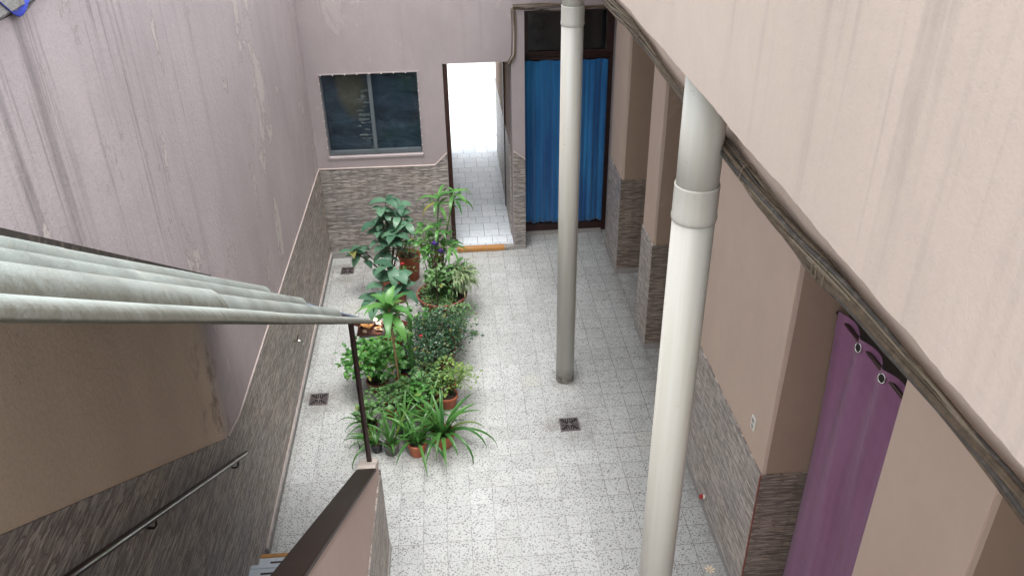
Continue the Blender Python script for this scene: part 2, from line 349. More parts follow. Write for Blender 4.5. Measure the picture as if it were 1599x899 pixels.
# ------------------------------------------------------------------ mesh helpers
class MB:
    def __init__(s): s.v = []; s.f = []; s.uv = {}
    def add(s, vs, fs):
        o = len(s.v); s.v += [tuple(q) for q in vs]; s.f += [tuple(i+o for i in f) for f in fs]; return s
    def box(s, a, b):
        (x0, y0, z0), (x1, y1, z1) = a, b
        v = [(x, y, z) for z in (z0, z1) for y in (y0, y1) for x in (x0, x1)]
        return s.add(v, [(0, 2, 3, 1), (4, 5, 7, 6), (0, 1, 5, 4), (2, 6, 7, 3), (0, 4, 6, 2), (1, 3, 7, 5)])
    def prism(s, pts, ax, a, b):
        """polygon extruded along axis ax from a to b"""
        def P(u, w, t):
            return (t, u, w) if ax == 0 else ((u, t, w) if ax == 1 else (u, w, t))
        n = len(pts); v = [P(u, w, a) for u, w in pts]+[P(u, w, b) for u, w in pts]
        return s.add(v, [tuple(range(n))[::-1], tuple(range(n, 2*n))]+[(i, (i+1) % n, (i+1) % n+n, i+n) for i in range(n)])
    def tube(s, pts, r, n=10, cap=True):
        pts = [Vector(p) for p in pts]; rs = r if isinstance(r, (list, tuple)) else [r]*len(pts)
        vs = []; prev = None
        for i, p in enumerate(pts):
            d = (pts[min(i+1, len(pts)-1)]-pts[max(i-1, 0)]).normalized()
            if prev is None:
                ref = Vector((0, 0, 1)) if abs(d.z) < .9 else Vector((1, 0, 0)); u = d.cross(ref).normalized()
            else:
                u = (prev-d*prev.dot(d)).normalized()
            prev = u; w = d.cross(u)
            vs += [p+(u*math.cos(2*math.pi*k/n)+w*math.sin(2*math.pi*k/n))*rs[i] for k in range(n)]
        fs = [(i*n+k, i*n+(k+1) % n, (i+1)*n+(k+1) % n, (i+1)*n+k) for i in range(len(pts)-1) for k in range(n)]
        if cap: fs += [tuple(range(n))[::-1], tuple(range((len(pts)-1)*n, len(pts)*n))]
        return s.add(vs, fs)
    def lathe(s, prof, c=(0, 0, 0), n=32):
        vs = [(c[0]+r*math.cos(2*math.pi*k/n), c[1]+r*math.sin(2*math.pi*k/n), c[2]+z) for r, z in prof for k in range(n)]
        fs = [(i*n+k, i*n+(k+1) % n, (i+1)*n+(k+1) % n, (i+1)*n+k) for i in range(len(prof)-1) for k in range(n)]
        return s.add(vs, fs)
    def holes(s, ax, t0, t1, us, ws, hole):
        """wall slab across axis ax from t0 to t1 on a grid us x ws; cells for which hole(u, w) is true stay open"""
        def P(u, w, t): return (t, u, w) if ax == 0 else (u, t, w)
        nu, nw = len(us)-1, len(ws)-1
        solid = lambda i, j: 0 <= i < nu and 0 <= j < nw and not hole((us[i]+us[i+1])/2, (ws[j]+ws[j+1])/2)
        for i in range(nu):
            for j in range(nw):
                if not solid(i, j): continue
                a, b, c, d = us[i], us[i+1], ws[j], ws[j+1]
                for t in (t0, t1): s.add([P(a, c, t), P(b, c, t), P(b, d, t), P(a, d, t)], [(0, 1, 2, 3)])
                for di, dj, q in ((-1, 0, ((a, c), (a, d))), (1, 0, ((b, c), (b, d))), (0, -1, ((a, c), (b, c))), (0, 1, ((a, d), (b, d)))):
                    if not solid(i+di, j+dj):
                        (u0, w0), (u1, w1) = q
                        s.add([P(u0, w0, t0), P(u1, w1, t0), P(u1, w1, t1), P(u0, w0, t1)], [(0, 1, 2, 3)])
        return s
    def build(s, name, mat, parent=None, smooth=False, weld=True, bevel=0.):
        me = bpy.data.meshes.new(name); me.from_pydata(s.v, [], s.f); me.materials.append(mat)
        if s.uv:
            l = me.uv_layers.new(name='UVMap')
            for p in me.polygons:
                for li in p.loop_indices: l.data[li].uv = s.uv.get(me.loops[li].vertex_index, (0, 0))
        bm = bmesh.new(); bm.from_mesh(me)
        if weld: bmesh.ops.remove_doubles(bm, verts=bm.verts, dist=1e-5)
        if not s.uv: bmesh.ops.recalc_face_normals(bm, faces=bm.faces)
        if bevel: bmesh.ops.bevel(bm, geom=[e for e in bm.edges if len(e.link_faces) == 2 and e.calc_face_angle(0) > .5], offset=bevel, segments=2, affect='EDGES')
        bm.to_mesh(me); bm.free()
        if smooth:
            for p in me.polygons: p.use_smooth = True
        o = bpy.data.objects.new(name, me); COL.objects.link(o)
        if parent is not None: o.parent = parent; o.matrix_parent_inverse = Matrix.Translation(-parent.location)
        return o
def thing(name, label, cat, loc=(0, 0, 0), group=None):
    o = bpy.data.objects.new(name, None); o.empty_display_size = .1; COL.objects.link(o); o.location = loc
    o['label'] = label; o['category'] = cat
    if group: o['group'] = group
    return o
def tag(o, label, cat, group=None):
    o['label'] = label; o['category'] = cat
    if group: o['group'] = group
    return o
def structure(o): o['kind'] = 'structure'; return o
def grid_sheet(us, ws, fn):
    vs = [fn(u, w) for w in ws for u in us]; n = len(us)
    return vs, [(j*n+i, j*n+i+1, (j+1)*n+i+1, (j+1)*n+i) for j in range(len(ws)-1) for i in range(n-1)]
def lin(a, b, n): return [a+(b-a)*i/(n-1) for i in range(n)]

# ================================================================== SETTING
XL, XR, YB = -3.47, .2, 2.2
structure(MB().box((-60, -60, -.30), (60, 60, -.06)).build('ground', M['cement']))
structure(MB().box((XL-.3, -11, -.05), (3.4, 2.74, 0)).build('floor', M['floor']))
structure(MB().box((-1.86, 2.262, .0015), (-1.045, 5.6, .052)).build('passage_floor', M['passage_floor']))
structure(MB().box((-5.5, 5.603, -.04), (4, 10.5, .052)).build('yard_floor', M['passage_floor']))

# ---- boundary wall, left
w = thing('boundary_wall', 'tall pink rendered wall with dark rain streaks and flaking paint along the left side', 'wall', (XL, 0, 0))
ny = 120; rr = random.Random(3)
top = [(-11.0+i*(13.7/ny), 4.585+.03*rr.random()+.015*math.sin(i*.7)) for i in range(ny+1)]
MB().prism([(-11, -.02)]+[(2.7, -.02)]+[(a, b) for a, b in top[::-1]], 0, XL-.30, XL).build('render', M['wall_l'], w)
base = [(2.199, .09), (2.199, 1.257), (-2.93, 1.371), (-3.1, 1.45), (-10.9, 6.75), (-10.9, .09)]
base = [(2.199, .09), (2.199, 1.257), (-2.70, 1.366), (-3.02, 1.44), (-8.6, 5.235), (-8.6, .09)]
MB().prism(base, 0, XL+.0005, XL+.012).build('stone_cladding', M['clad_l'], w)
MB().tube([(XL+.010, 2.19, 1.263), (XL+.010, -2.70, 1.373), (XL+.010, -3.02, 1.447)], .008, 6).build('trim', M['trim'], w)
MB().box((XL+.0005, -2.8, .0), (XL+.03, 2.199, .075)).build('skirting', M['cement'], w)
MB().tube([(XL+.014, -2.8, .087), (XL+.014, 2.19, .087)], .009, 6).build('trim', M['trim'], w)
cm = MB()
for i in range(26):
    y0 = -9+i*.38; h = .05+.03*rr.random()
    cm.box((XL-.33, y0, 4.60+.012*rr.random()), (XL+.012+.015*rr.random(), y0+.372, 4.63+h))
cm.build('coping', M['cement'], w, bevel=.012)
o = MB().add(*grid_sheet(lin(-4.6, -3.85, 22), lin(0, 1, 6), lambda u, t: (XL-.28+.31*t, u, 4.70+.05*math.sin(u*9+t*4)+.05*(1-t)-.05*t*t+.02*math.sin(u*23)))).build('tarpaulin', M['tarp'], smooth=True)
sm = o.modifiers.new('s', 'SOLIDIFY'); sm.thickness = .004
tag(o, 'blue tarpaulin scrap lying over the top of the left wall', 'tarpaulin')

# ---- rear wall with window, passage and door openings
w = thing('rear_wall', 'pink rendered back wall with square window, bright passage and tall doorway', 'wall', (-2, YB, 0))
wx0, wx1, wz0, wz1 = -3.312, -2.163, 1.402, 2.433
def hole(u, z):
    return (wx0 < u < wx1 and wz0 < z < wz1) or (-1.86 < u < -1.045 and z < 2.512) or (-.885 < u < .26 and z < 3.09)
MB().holes(1, YB, YB+.55, [-3.469, wx0, wx1, -1.86, -1.045, -.885, .26, .9], [0, wz0, wz1, 2.512, 3.09, 4.75], hole).build('render', M['wall_b'], w)
MB().prism([(-3.455, .09), (-3.455, 1.252), (-2.02, 1.243), (-1.868, 1.39), (-1.868, .09)], 1, YB-.0125, YB-.0005).build('stone_cladding', M['clad_b'], w)
MB().prism([(-1.037, .06), (-1.037, 1.385), (-.885, 1.27), (-.885, .06)], 1, YB-.0125, YB-.0005).build('stone_cladding', M['clad_b'], w)
MB().tube([(-3.455, YB-.010, 1.258), (-2.02, YB-.010, 1.249), (-1.866, YB-.010, 1.398)], .0095, 6).build('trim', M['trim'], w)
MB().tube([(-1.037, YB-.010, 1.391), (-.887, YB-.010, 1.276)], .008, 6).build('trim', M['trim'], w)
MB().box((-3.44, YB-.028, 0), (-1.88, YB-.0005, .088)).build('skirting', M['granite'], w)
MB().box((-1.10, YB-.028, 0), (-.885, YB-.0005, .058)).build('skirting', M['granite'], w)
# window
wd = thing('window', '', 'x', ((wx0+wx1)/2, YB, wz0)); del wd['label']; del wd['category']
wd.parent = w; wd.matrix_parent_inverse = Matrix.Translation(-w.location)
def wbar(a, b, nm='frame', mt='alu'): return MB().box(a, b).build(nm, M[mt], wd, bevel=.003)
MB().holes(1, YB-.010, YB-.001, [wx0-.022, wx0, wx1, wx1+.022], [wz0-.025, wz0, wz1, wz1+.012], lambda u, z: wx0 < u < wx1 and wz0 < z < wz1).build('surround', M['wall_b'], wd)
MB().holes(1, YB+.055, YB+.095, [wx0+.001, wx0+.014, wx1-.010, wx1-.001], [wz0+.001, wz0+.062, wz1-.015, wz1-.001], lambda u, z: wx0+.014 < u < wx1-.010 and wz0+.062 < z < wz1-.015).build('frame', M['alu'], wd)
mx = -2.735
wbar((mx-.022, YB+.035, wz0+.03), (mx+.022, YB+.075, wz1-.016), 'mullion')
wbar((wx0+.05, YB+.045, wz0+.022), (mx-.024, YB+.07, wz0+.06), 'sash_rail'); wbar((mx+.024, YB+.045, wz0+.022), (wx1-.02, YB+.07, wz0+.06), 'sash_rail')
gm = NB('window_glass'); gm.fin((.9, .95, 1.), .06); gm.b.inputs['Transmission Weight'].default_value = 1.; gm.b.inputs['IOR'].default_value = 1.35
M['glass'] = gm.m
def drape():
    b = NB('navy_drape'); X = b.xyz()
    n = b.noise(b.xf((1.2, 1, 2.2)), scale=2.4, detail=6, rough=.6, dist=1.0); fi = b.noise(scale=30, detail=3)
    c = b.mix(b.map(n, .35, .65), (.018, .032, .052), (.05, .085, .115))
    # a bleached, olive area at the upper middle of the left pane
    dx = b.math('DIVIDE', b.math('ADD', X[0], 2.96), .20); dz = b.math('DIVIDE', b.math('SUBTRACT', X[2], 2.25), .42)
    d = b.math('ADD', b.math('MULTIPLY', dx, dx), b.math('MULTIPLY', dz, dz)); d = b.math('ADD', d, b.math('MULTIPLY', n, .8))
    c = b.mix(b.map(d, .7, 1.7, .85, 0., True), c, (.15, .135, .085))
    c = b.mix(b.map(fi, .5, .7, 0, .3), c, (.05, .06, .065)); b.bump(n, .8, .03)
    return b.fin(c, .8, spec=.3)
M['drape'] = drape()
MB().add(*grid_sheet(lin(wx0+.01, wx1-.01, 60), lin(wz0+.02, wz1-.01, 40), lambda u, z: (u, YB+.13+.012*math.sin(u*17+2*math.sin(z*5))+.010*math.sin(z*22+3*u), z))).build('drape', M['drape'], wd, smooth=True)
pb = MB(); r9 = random.Random(5)      # crumpled pale plastic pressed on the pane
for i in range(13):
    u = -2.93+.12*r9.random()-.08*(i/20); z = 1.53+.64*(1-i/13)+.03*r9.random(); L = .05+.11*r9.random(); H = .006+.024*r9.random()
    if u+L > mx-.03: L = max(.012, mx-.03-u)
    k = 5; vs = []
    for j in range(k): vs += [(u+L*j/(k-1), YB+.104+.010*r9.random(), z-H*r9.random()), (u+L*j/(k-1), YB+.106+.008*r9.random(), z+H*r9.random())]
    pb.add(vs, [(2*j, 2*j+2, 2*j+3, 2*j+1) for j in range(k-1)])
pb.build('crumpled_film', simple('grey_film', (.20, .22, .21), .4, 0, .3, 30), wd)
MB().box((wx0+.014, YB+.078, wz0+.06), (wx1-.012, YB+.083, wz1-.014)).build('pane', M['glass'], wd)
nail = None
for i in range(26):
    t = i/26
    if t < .3: q = (wx0+.02+(wx1-wx0-.04)*t/.3, YB-.012, wz1-.004)
    elif t < .65: q = (wx0-.002, YB-.012, wz0+(wz1-wz0)*(t-.3)/.35)
    else: q = (wx1+.003, YB-.012, wz0+(wz1-wz0)*(t-.65)/.35)
    if nail is None:
        nail = MB().lathe([(.0005, -.004), (.006, -.003), (.007, 0), (.006, .003), (.0005, .004)], (0, 0, 0), 8).build('nail', M['white'], wd); nl = nail
    else:
        nl = nail.copy(); COL.objects.link(nl)
    nl.matrix_parent_inverse = Matrix.Translation(-Vector(wd.location)); nl.location = q

# ---- the passage
for x0, x1, lab in ((-2.2, -1.8605, 'left wall of the bright passage, seen edge on beside its brown door frame'), (-1.0445, -.9, 'buff passage wall with a brown lower band right of the bright opening')):
    w = thing('passage_wall', lab, 'wall', ((x0+x1)/2, 4, 0))
    MB().box((x0, YB+.552, 0), (x1, 5.6, 2.56)).build('render', M['pier'], w)
    xi = x1 if x0 < -2 else x0; s_ = 1 if x0 < -2 else -1
    MB().box((min(xi, xi+.012*s_), YB+.30, .053), (max(xi, xi+.012*s_), 5.55, 1.30)).build('stone_cladding', M['clad_py'], w)
structure(MB().box((-5.2, YB+.552, 2.561), (4.0, 5.6, 2.72)).build('passage_ceiling', M['ceil']))
w = thing('rear_building', 'upper wall of the house behind the back wall', 'building', (0, 5, 2.73))
w = thing('passage_door_frame', 'dark brown door frame lining the bright passage opening', 'door frame', (-1.45, YB+.2, 0))
MB().box((-1.8595, YB+.02, .0535), (-1.805, YB+.16, 2.50)).build('jamb', M['wood_dark'], w, bevel=.004)
MB().box((-1.068, YB+1.2, .0535), (-1.046, YB+1.3, 2.50)).build('jamb', M['wood_dark'], w, bevel=.004)
MB().box((-1.8595, YB+1.2, 2.50), (-1.046, YB+1.3, 2.555)).build('head', M['wood_dark'], w, bevel=.004)
bpy.data.objects.remove(bpy.data.objects['rear_building'])
w = thing('yard_wall', 'sunlit white wall closing the yard beyond the passage', 'wall', (0, 9, 0))
MB().box((-5.5, 9.0, .053), (4, 9.2, 2.9)).build('render', M['yardwall'], w)
w = thing('doorstep', 'low step with worn orange edge in front of the bright passage', 'step', (-1.5, YB, 0))
MB().box((-1.859, YB-.035, 0), (-1.046, YB+.062, .044)).build('tread', M['cement'], w)
for a, b_ in ((-1.80, -1.632), (-1.628, -1.402), (-1.398, -1.17)): MB().box((a, YB-.043, .004), (b_, YB+.055, .052)).build('edge_tile', M['orange'], w, bevel=.006)

# ---- the tall dark door behind the blue curtain
w = thing('tall_door', 'tall dark wooden double door with glazed transom behind the blue curtain', 'door', (-.3, 2.68, 0))
MB().holes(1, 2.625, 2.70, [-.884, -.80, -.36, -.29, .165, .259], [.001, .07, 2.40, 2.50, 2.97, 3.089], lambda u, z: (-.80 < u < -.36 or -.29 < u < .165) and 2.50 < z < 2.97 or (-.80 < u < .165 and .07 < z < 2.40)).build('frame', M['wood_dark'], w)
for z in (2.415, 2.445, 2.475): MB().tube([(-.88, 2.618, z), (.255, 2.618, z)], .009, 8).build('moulding', M['wood_dark'], w)
for a, b_ in ((-.798, -.32), (-.316, .163)): MB().box((a, 2.645, .072), (b_, 2.685, 2.398)).build('leaf', M['wood_dark'], w, bevel=.004)
gl = simple('dark_glass', (.008, .010, .011), .12, 0, .1)
for a, b_ in ((-.80, -.36), (-.29, .165)):
    MB().box((a+.001, 2.655, 2.501), (b_-.001, 2.662, 2.969)).build('transom_pane', gl, w)
MB().box((-.884, 2.56, 0), (.19, 2.62, .045)).build('threshold', M['granite'], w)
MB().box((-.884, 2.60, .046), (.19, 2.624, .15)).build('bottom_rail', M['wood_dark'], w)
def bluefn(u, z):
    k = .55+.45*(1-(z-.2)/2.2); a = (u+.86)/1.05
    return (u, 2.575+k*(.018*math.sin(a*42+.6*math.sin(z*1.3))+.012*math.sin(a*95+1))-.02*math.exp(-((a-.78)/.1)**2), z+.008*math.sin(a*30))
o = MB().add(*grid_sheet(lin(-.875, .19, 150), lin(.185, 2.40, 40), bluefn)).build('blue_curtain', M['blue'], smooth=True)
o.modifiers.new('s', 'SOLIDIFY').thickness = .003; tag(o, 'plain royal blue curtain hanging in the tall rear doorway', 'curtain')
tag(MB().tube([(-.884, 2.575, 2.415), (.199, 2.575, 2.415)], .008, 8).build('curtain_rod', M['darkiron'], smooth=True), 'thin dark rod carrying the blue curtain under the transom', 'curtain rod')

# ---- piers and room walls on the right
def pier(label, y0, y1, x1=.95, ztop=4.1, clad=1.275, jambmat='jamb'):
    w = thing('pier', label, 'pillar', (XR, (y0+y1)/2, 0), 'rendered piers along the right side')
    MB().box((XR, y0, 0), (x1, y1, ztop)).build('render', M['pier'], w, bevel=.006)
    MB().box((XR-.012, y0+.0, .072), (XR-.0005, y1, clad)).build('stone_cladding', M['clad_py'], w)
    MB().box((XR-.012, y0-.012, .072), (x1, y0-.0005, clad)).build('stone_cladding', M['clad_px'], w)
    MB().prism([(XR+.028, clad+.002), (x1, clad+.002), (x1, ztop-.02)]+[(XR+.028+.004*math.sin(q*3.1), q) for q in lin(ztop-.02, clad+.1, 24)], 1, y0-.002, y0-.0003).build('jamb_paint', M['jamb'], w)
    MB().box((XR-.022, y0-.022, 0), (x1, y0-.0005, .070)).build('skirting', M['granite'], w)
    MB().box((XR-.022, y0-.0004, 0), (XR-.0005, y1, .070)).build('skirting', M['granite'], w)
    return w
pier('rendered pier beside the blue curtain, its foot clad in stone tiles', 1.42, 2.195)
pier('free standing rendered pier between the blue curtain and the thick drainpipe', -.24, .25)
w3 = pier('long rendered wall pier with a socket, left of the purple curtain', -3.56, -1.45, x1=.56)
MB().tube([(XR-.013, -3.573, .07), (XR-.013, -3.573, 1.276)], .006, 6).build('corner_trim', M['terradark'], w3)
w4 = pier('plain pink pier right of the purple curtain', -5.50, -4.79)
w5 = pier('last rendered pier nearest the viewer at the lower right', -9.5, -6.6)
structure(MB().box((XR+.01, -10, 4.101), (3.4, 2.9, 4.2)).build('room_ceiling', M['ceil']))
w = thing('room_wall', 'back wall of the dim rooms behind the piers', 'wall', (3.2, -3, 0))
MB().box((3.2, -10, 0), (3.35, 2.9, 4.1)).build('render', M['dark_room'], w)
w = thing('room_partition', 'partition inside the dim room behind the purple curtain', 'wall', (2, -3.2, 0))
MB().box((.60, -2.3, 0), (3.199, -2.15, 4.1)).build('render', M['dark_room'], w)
w = thing('upper_shade_wall', 'unseen upper wall added behind the gallery parapet to shade the court', 'wall', (.6, -3, 4.2))  # out of view, added to keep the sun off the court
MB().box((.55, -10, 4.201), (.75, 2.74, 5.9)).build('render', M['wall_b'], w)

# socket and red tap end on the long pier
w = thing('wall_socket', 'small white double electric socket on the long right pier', 'socket', (XR, -3.30, 1.507))
MB().box((XR-.010, -3.335, 1.455), (XR-.0005, -3.265, 1.565)).build('plate', M['white'], w, bevel=.003)
for z in (1.485, 1.532): MB().box((XR-.0125, -3.315, z-.015), (XR-.0105, -3.285, z+.015)).build('outlet', M['cement'], w)
w = thing('hose_cock', 'tiny red capped pipe end low on the stone cladding of the right pier', 'tap', (XR, -2.617, .13))
MB().tube([(XR-.012, -2.617, .13), (XR-.035, -2.617, .13)], .016, 12).build('pipe', M['white'], w)
MB().tube([(XR-.0355, -2.617, .13), (XR-.055, -2.617, .135)], [.022, .018], 12).build('cap', M['red'], w)
w = thing('garden_tap', 'small chrome tap on the left wall cladding beyond the stairs', 'tap', (XL, -.645, .625))
MB().tube([(XL+.012, -.645, .625), (XL+.07, -.645, .625), (XL+.085, -.645, .61), (XL+.087, -.645, .575)], [.012, .011, .010, .010], 10).build('spout', M['chrome'], w, smooth=True)
MB().tube([(XL+.05, -.645, .63), (XL+.05, -.645, .66)], .007, 8).build('stem', M['chrome'], w)
MB().tube([(XL+.05, -.685, .663), (XL+.05, -.605, .663)], .007, 8).build('handle', M['darkiron'], w)

# ---- gallery: parapet, slab, beam
w = thing('gallery', 'upper gallery with pale pink parapet crossing the top right', 'balcony', (-.9, -3, 4.3))
XP, ZP = -.93, 4.427
ys = lin(-10, 2.19, 420); r2 = random.Random(9); j = [0]
for i in ys: j.append(.82*j[-1]+.0016*(r2.random()-.5)*2)
bot = [(y, ZP+j[i]*1.6) for i, y in enumerate(ys)]
MB().prism(bot+[(2.19, 5.42), (-10, 5.42)], 0, XP, XP+.12).build('parapet', M['parapet'], w)
MB().box((XP+.1205, -10, ZP+.01), (.549, 2.19, ZP+.14)).build('slab', M['ceil'], w)
MB().prism([(y, 4.062+j[-1-i]*2) for i, y in enumerate(ys)]+[(2.19, ZP+.008), (-10, ZP+.008)], 0, -.67, -.45).build('beam', M['pier'], w)

# ---- cables slung along the beam
w = thing('cable_bundle', 'dusty sagging bundle of old cables slung under the pink parapet', 'cables', (-.72, -3, 3.95), )
r3 = random.Random(21)
for k in range(64):
    ph, ph2 = r3.random()*6.3, r3.random()*6.3; rad = r3.choice([.002, .002, .003, .003, .004, .005, .006, .008]); a_, q_ = r3.random()*6.3, r3.random()**.5
    tw = .5+1.2*r3.random(); pts = []; wn_ = r3.uniform(.3, 1.0)
    for y in lin(-9.6, 2.1, 190):
        sag = .010*math.sin(y*1.7)+.008*math.sin(y*4.1+1)+.026*max(0, min(1, (-6.0-y)/.5))
        bw = 1+.35*math.sin(y*2.3+.6)+.5*math.exp(-((y+5.6)/.15)**2)
        aa = a_+y*tw
        pts.append((-.712+.017*q_*bw*math.cos(aa)+.004*math.sin(y*7+ph)*wn_, y, 4.102+.027*q_*bw*math.sin(aa)+sag*.9+.005*math.sin(y*9+ph2)*wn_))
    MB().tube(pts, rad, 6, False).build('cable', M[r3.choice(['cable', 'cable', 'cable_dark', 'cable_dark', 'cable_pale'])], w, smooth=True)
for y in (-3.05, -4.9, -5.58, -5.61, -5.66):
    pts = [(-.712+.032*math.cos(a), y+.010*math.sin(a*1.5), 4.102+.037*math.sin(a)) for a in lin(0, 6.6, 18)]
    MB().tube(pts, .002, 5).build('tie_wire', M['cable_pale'], w)
w = thing('cable_bundle', 'loose wires running over the door head and down the narrow pink strip', 'cables', (-1, 2.15, 3.1))
for k in range(7):
    ph = r3.random()*6; oz = 3.125+.05*r3.random()
    pts = [(x, 2.165+.012*math.sin(x*7+ph), oz+.018*math.sin(x*5+ph)-.02*math.sin((x+1)*2.2)) for x in lin(-1.02, .18, 26)]
    MB().tube(pts, r3.choice([.005, .007, .010]), 6).build('cable', M[r3.choice(['cable_dark', 'cable', 'cable_pale'])], w, smooth=True)
for k in range(5):
    ox = .012*k; ph = r3.random()*6
    pts = [(-1.0-ox+.006*math.sin(z*6+ph)+.02*math.sin((z-2.45)*4.4), 2.180-.004*k % 2, z) for z in lin(3.14, 2.60, 14)]+[(-1.02-ox, 2.175, 2.54), (-1.05-ox, 2.19, 2.49), (-1.075-ox*.5, 2.24, 2.475), (-1.08, 2.33, 2.48)]
    MB().tube(pts, .006, 6).build('cable', M[('cable_pale', 'cable', 'cable_pale', 'trim', 'cable')[k]], w, smooth=True)

# ---- the two drainpipes standing in front of the piers
def drainpipe(label, x, y, r, z0, z1, zc):
    w = thing('drainpipe', label, 'pipe', (x, y, z0), 'cream plastic drainpipes')
    MB().tube([(x, y, z0), (x, y, zc-.13)], r, 48).build('pipe', M['pvc'], w, smooth=False)
    MB().tube([(x, y, zc-.128), (x, y, z1)], r-.002, 48).build('pipe', M['pvc'], w)
    prof = [(r-.001, -.165), (r+.004, -.158), (r+.0065, -.145), (r+.0035, -.125), (r+.003, -.01), (r+.0035, -.003), (r+.002, 0), (r-.001, 0)]
    MB().lathe(prof, (x, y, zc), 48).build('coupling', M['pvc'], w)
    for o in w.children:
        for p in o.data.polygons: p.use_smooth = abs(p.normal.z) < .9
    return w
drainpipe('cream drainpipe with a stained foot standing in the middle of the court', -.750, -.705, .0925, 0, 4.405, 3.79)
drainpipe('thick cream drainpipe nearest the viewer, vanishing under the parapet', -.80, -4.60, .089, 0, 4.405, 3.94)

# ---- floor drains
def grate(label, x, y, s=.19):
    w = thing('floor_drain', label, 'drain', (x, y, 0), 'square floor drains'); h = s/2
    MB().box((x-h+.008, y-h+.008, .0012), (x+h-.008, y+h-.008, .0028)).build('pit', M['pit'], w)
    m = MB(); m.holes(0, 0, 0, [0, 1], [0, 1], lambda a, b: True)
    for (a, b, c, d) in ((-h, -h, h, -h+.014), (-h, h-.014, h, h), (-h, -h+.0141, -h+.014, h-.0141), (h-.014, -h+.0141, h, h-.0141)): m.box((x+a, y+b, .0015), (x+c, y+d, .0068))
    for q in range(4):
        cs, sn = (1, 0, -1, 0)[q], (0, 1, 0, -1)[q]
        for k in range(-3, 4):
            t = k*.0215; a0 = abs(t)+.016; a1 = h-.013
            if a0 >= a1: continue
            pts = []
            for (u, v) in ((a0, t-.0048), (a1, t-.0048), (a1, t+.0048), (a0, t+.0048)): pts.append((x+u*cs-v*sn, y+u*sn+v*cs))
            m.prism(pts, 2, .0032, .0062)
    m.prism([(x+.02*math.cos(a), y+.02*math.sin(a)) for a in lin(0, 5.9, 14)], 2, .0032, .0066)
    m.build('grate', M['steel'], w)
grate('square iron floor drain in front of the middle drainpipe', -.80, -1.43)
grate('square iron floor drain beside the left wall', -3.28, -.80)
grate('dusty floor drain in the far left corner by the rear wall', -3.22, 1.83, .17)

# ================================================================== STAIR
w = thing('staircase', 'pale tiled stair with an orange edged bottom step at the lower left', 'stairs', (-3, -4, 0))
st = MB(); nos = None
RISE, RUN = .1785, .262
for i in range(20):
    y1 = -2.96-RUN*i; z = RISE*(i+1)
    MB().box((XL+.013, y1-RUN-.001, 0 if i == 0 else z-RISE-.05), (-2.602, y1, z)).build('step', M['steptile'], w)
    e = MB().box((XL+.014, y1-.030, z-.028), (-2.603, y1+.010, z+.006)).build('nosing', M['orange' if i == 0 else 'steptile'], w, bevel=.004)
    MB().box((XL+.10, y1-.085, z+.0005), (-2.68, y1-.070, z+.0035)).build('grip_strip', M['rust' if i < 0 else 'darkiron'], w)
w = thing('stair_wall', 'low sloping stair wall with dark glazed coping at the lower left', 'wall', (-2.54, -2.8, 0))
yE = -2.82; sl = .682
z0 = .90
MB().prism([(yE, 0), (yE, z0), (-8.2, z0+sl*(-yE*-1+8.2)), (-8.2, 0)], 0, -2.600, -2.480).build('render', M['stairwall'], w)
MB().prism([(yE-.20, z0+.135+.032), (yE-.20, z0+.135), (-8.2, z0+sl*(8.2+yE)+.001), (-8.2, z0+sl*(8.2+yE)+.035)], 0, -2.612, -2.468).build('coping', M['coping'], w, bevel=.004)
MB().prism([(yE+.006, z0), (yE-.21, z0+.145), (yE-.21, z0+.172), (yE-.16, z0+.165), (yE+.006, z0+.075)], 0, -2.606, -2.474).build('end_block', M['cement_pale'], w, bevel=.006)
zc = .86
MB().prism([(yE, .072), (yE, zc-.05), (yE-.10, zc), (-8.1, zc+.62), (-8.1, .072)], 0, -2.4795, -2.468).build('stone_cladding', M['clad_l'], w)
MB().box((-2.601, yE+.0005, .0), (-2.467, yE+.012, zc)).build('stone_cladding', M['clad_b'], w)
MB().box((-2.4795, -8.1, 0), (-2.458, yE+.014, .070)).build('skirting', M['granite'], w)
structure(MB().box((XL+.013, -11, 3.52), (-2.61, -8.041, 3.70)).build('landing', M['steptile']))
structure(MB().box((-2.609, -11, 3.52), (-.94, -8.35, 3.70)).build('landing', M['ceil']))

w = thing('handrail', 'dark metal handrail on brackets climbing the left wall beside the stairs', 'handrail', (-3.4, -4, 1.5))
hp = lambda y: 1.193+.622*(-2.913-y)
MB().tube([(-3.405, -2.90, hp(-2.90)), (-3.405, -7.6, hp(-7.6))], .019, 14).build('rail', M['darkiron'], w, smooth=True)
MB().tube([(-3.386, -2.93, hp(-2.93)+.009), (-3.386, -7.6, hp(-7.6)+.009)], .0065, 8).build('chrome_strip', M['chrome'], w, smooth=True)
for y in (-3.10, -4.45, -5.8, -7.1):
    z = hp(y); MB().tube([(XL+.012, y, z-.075), (XL+.045, y, z-.078), (-3.41, y, z-.055), (-3.405, y, z-.018)], .007, 8).build('bracket', M['darkiron'], w, smooth=True)

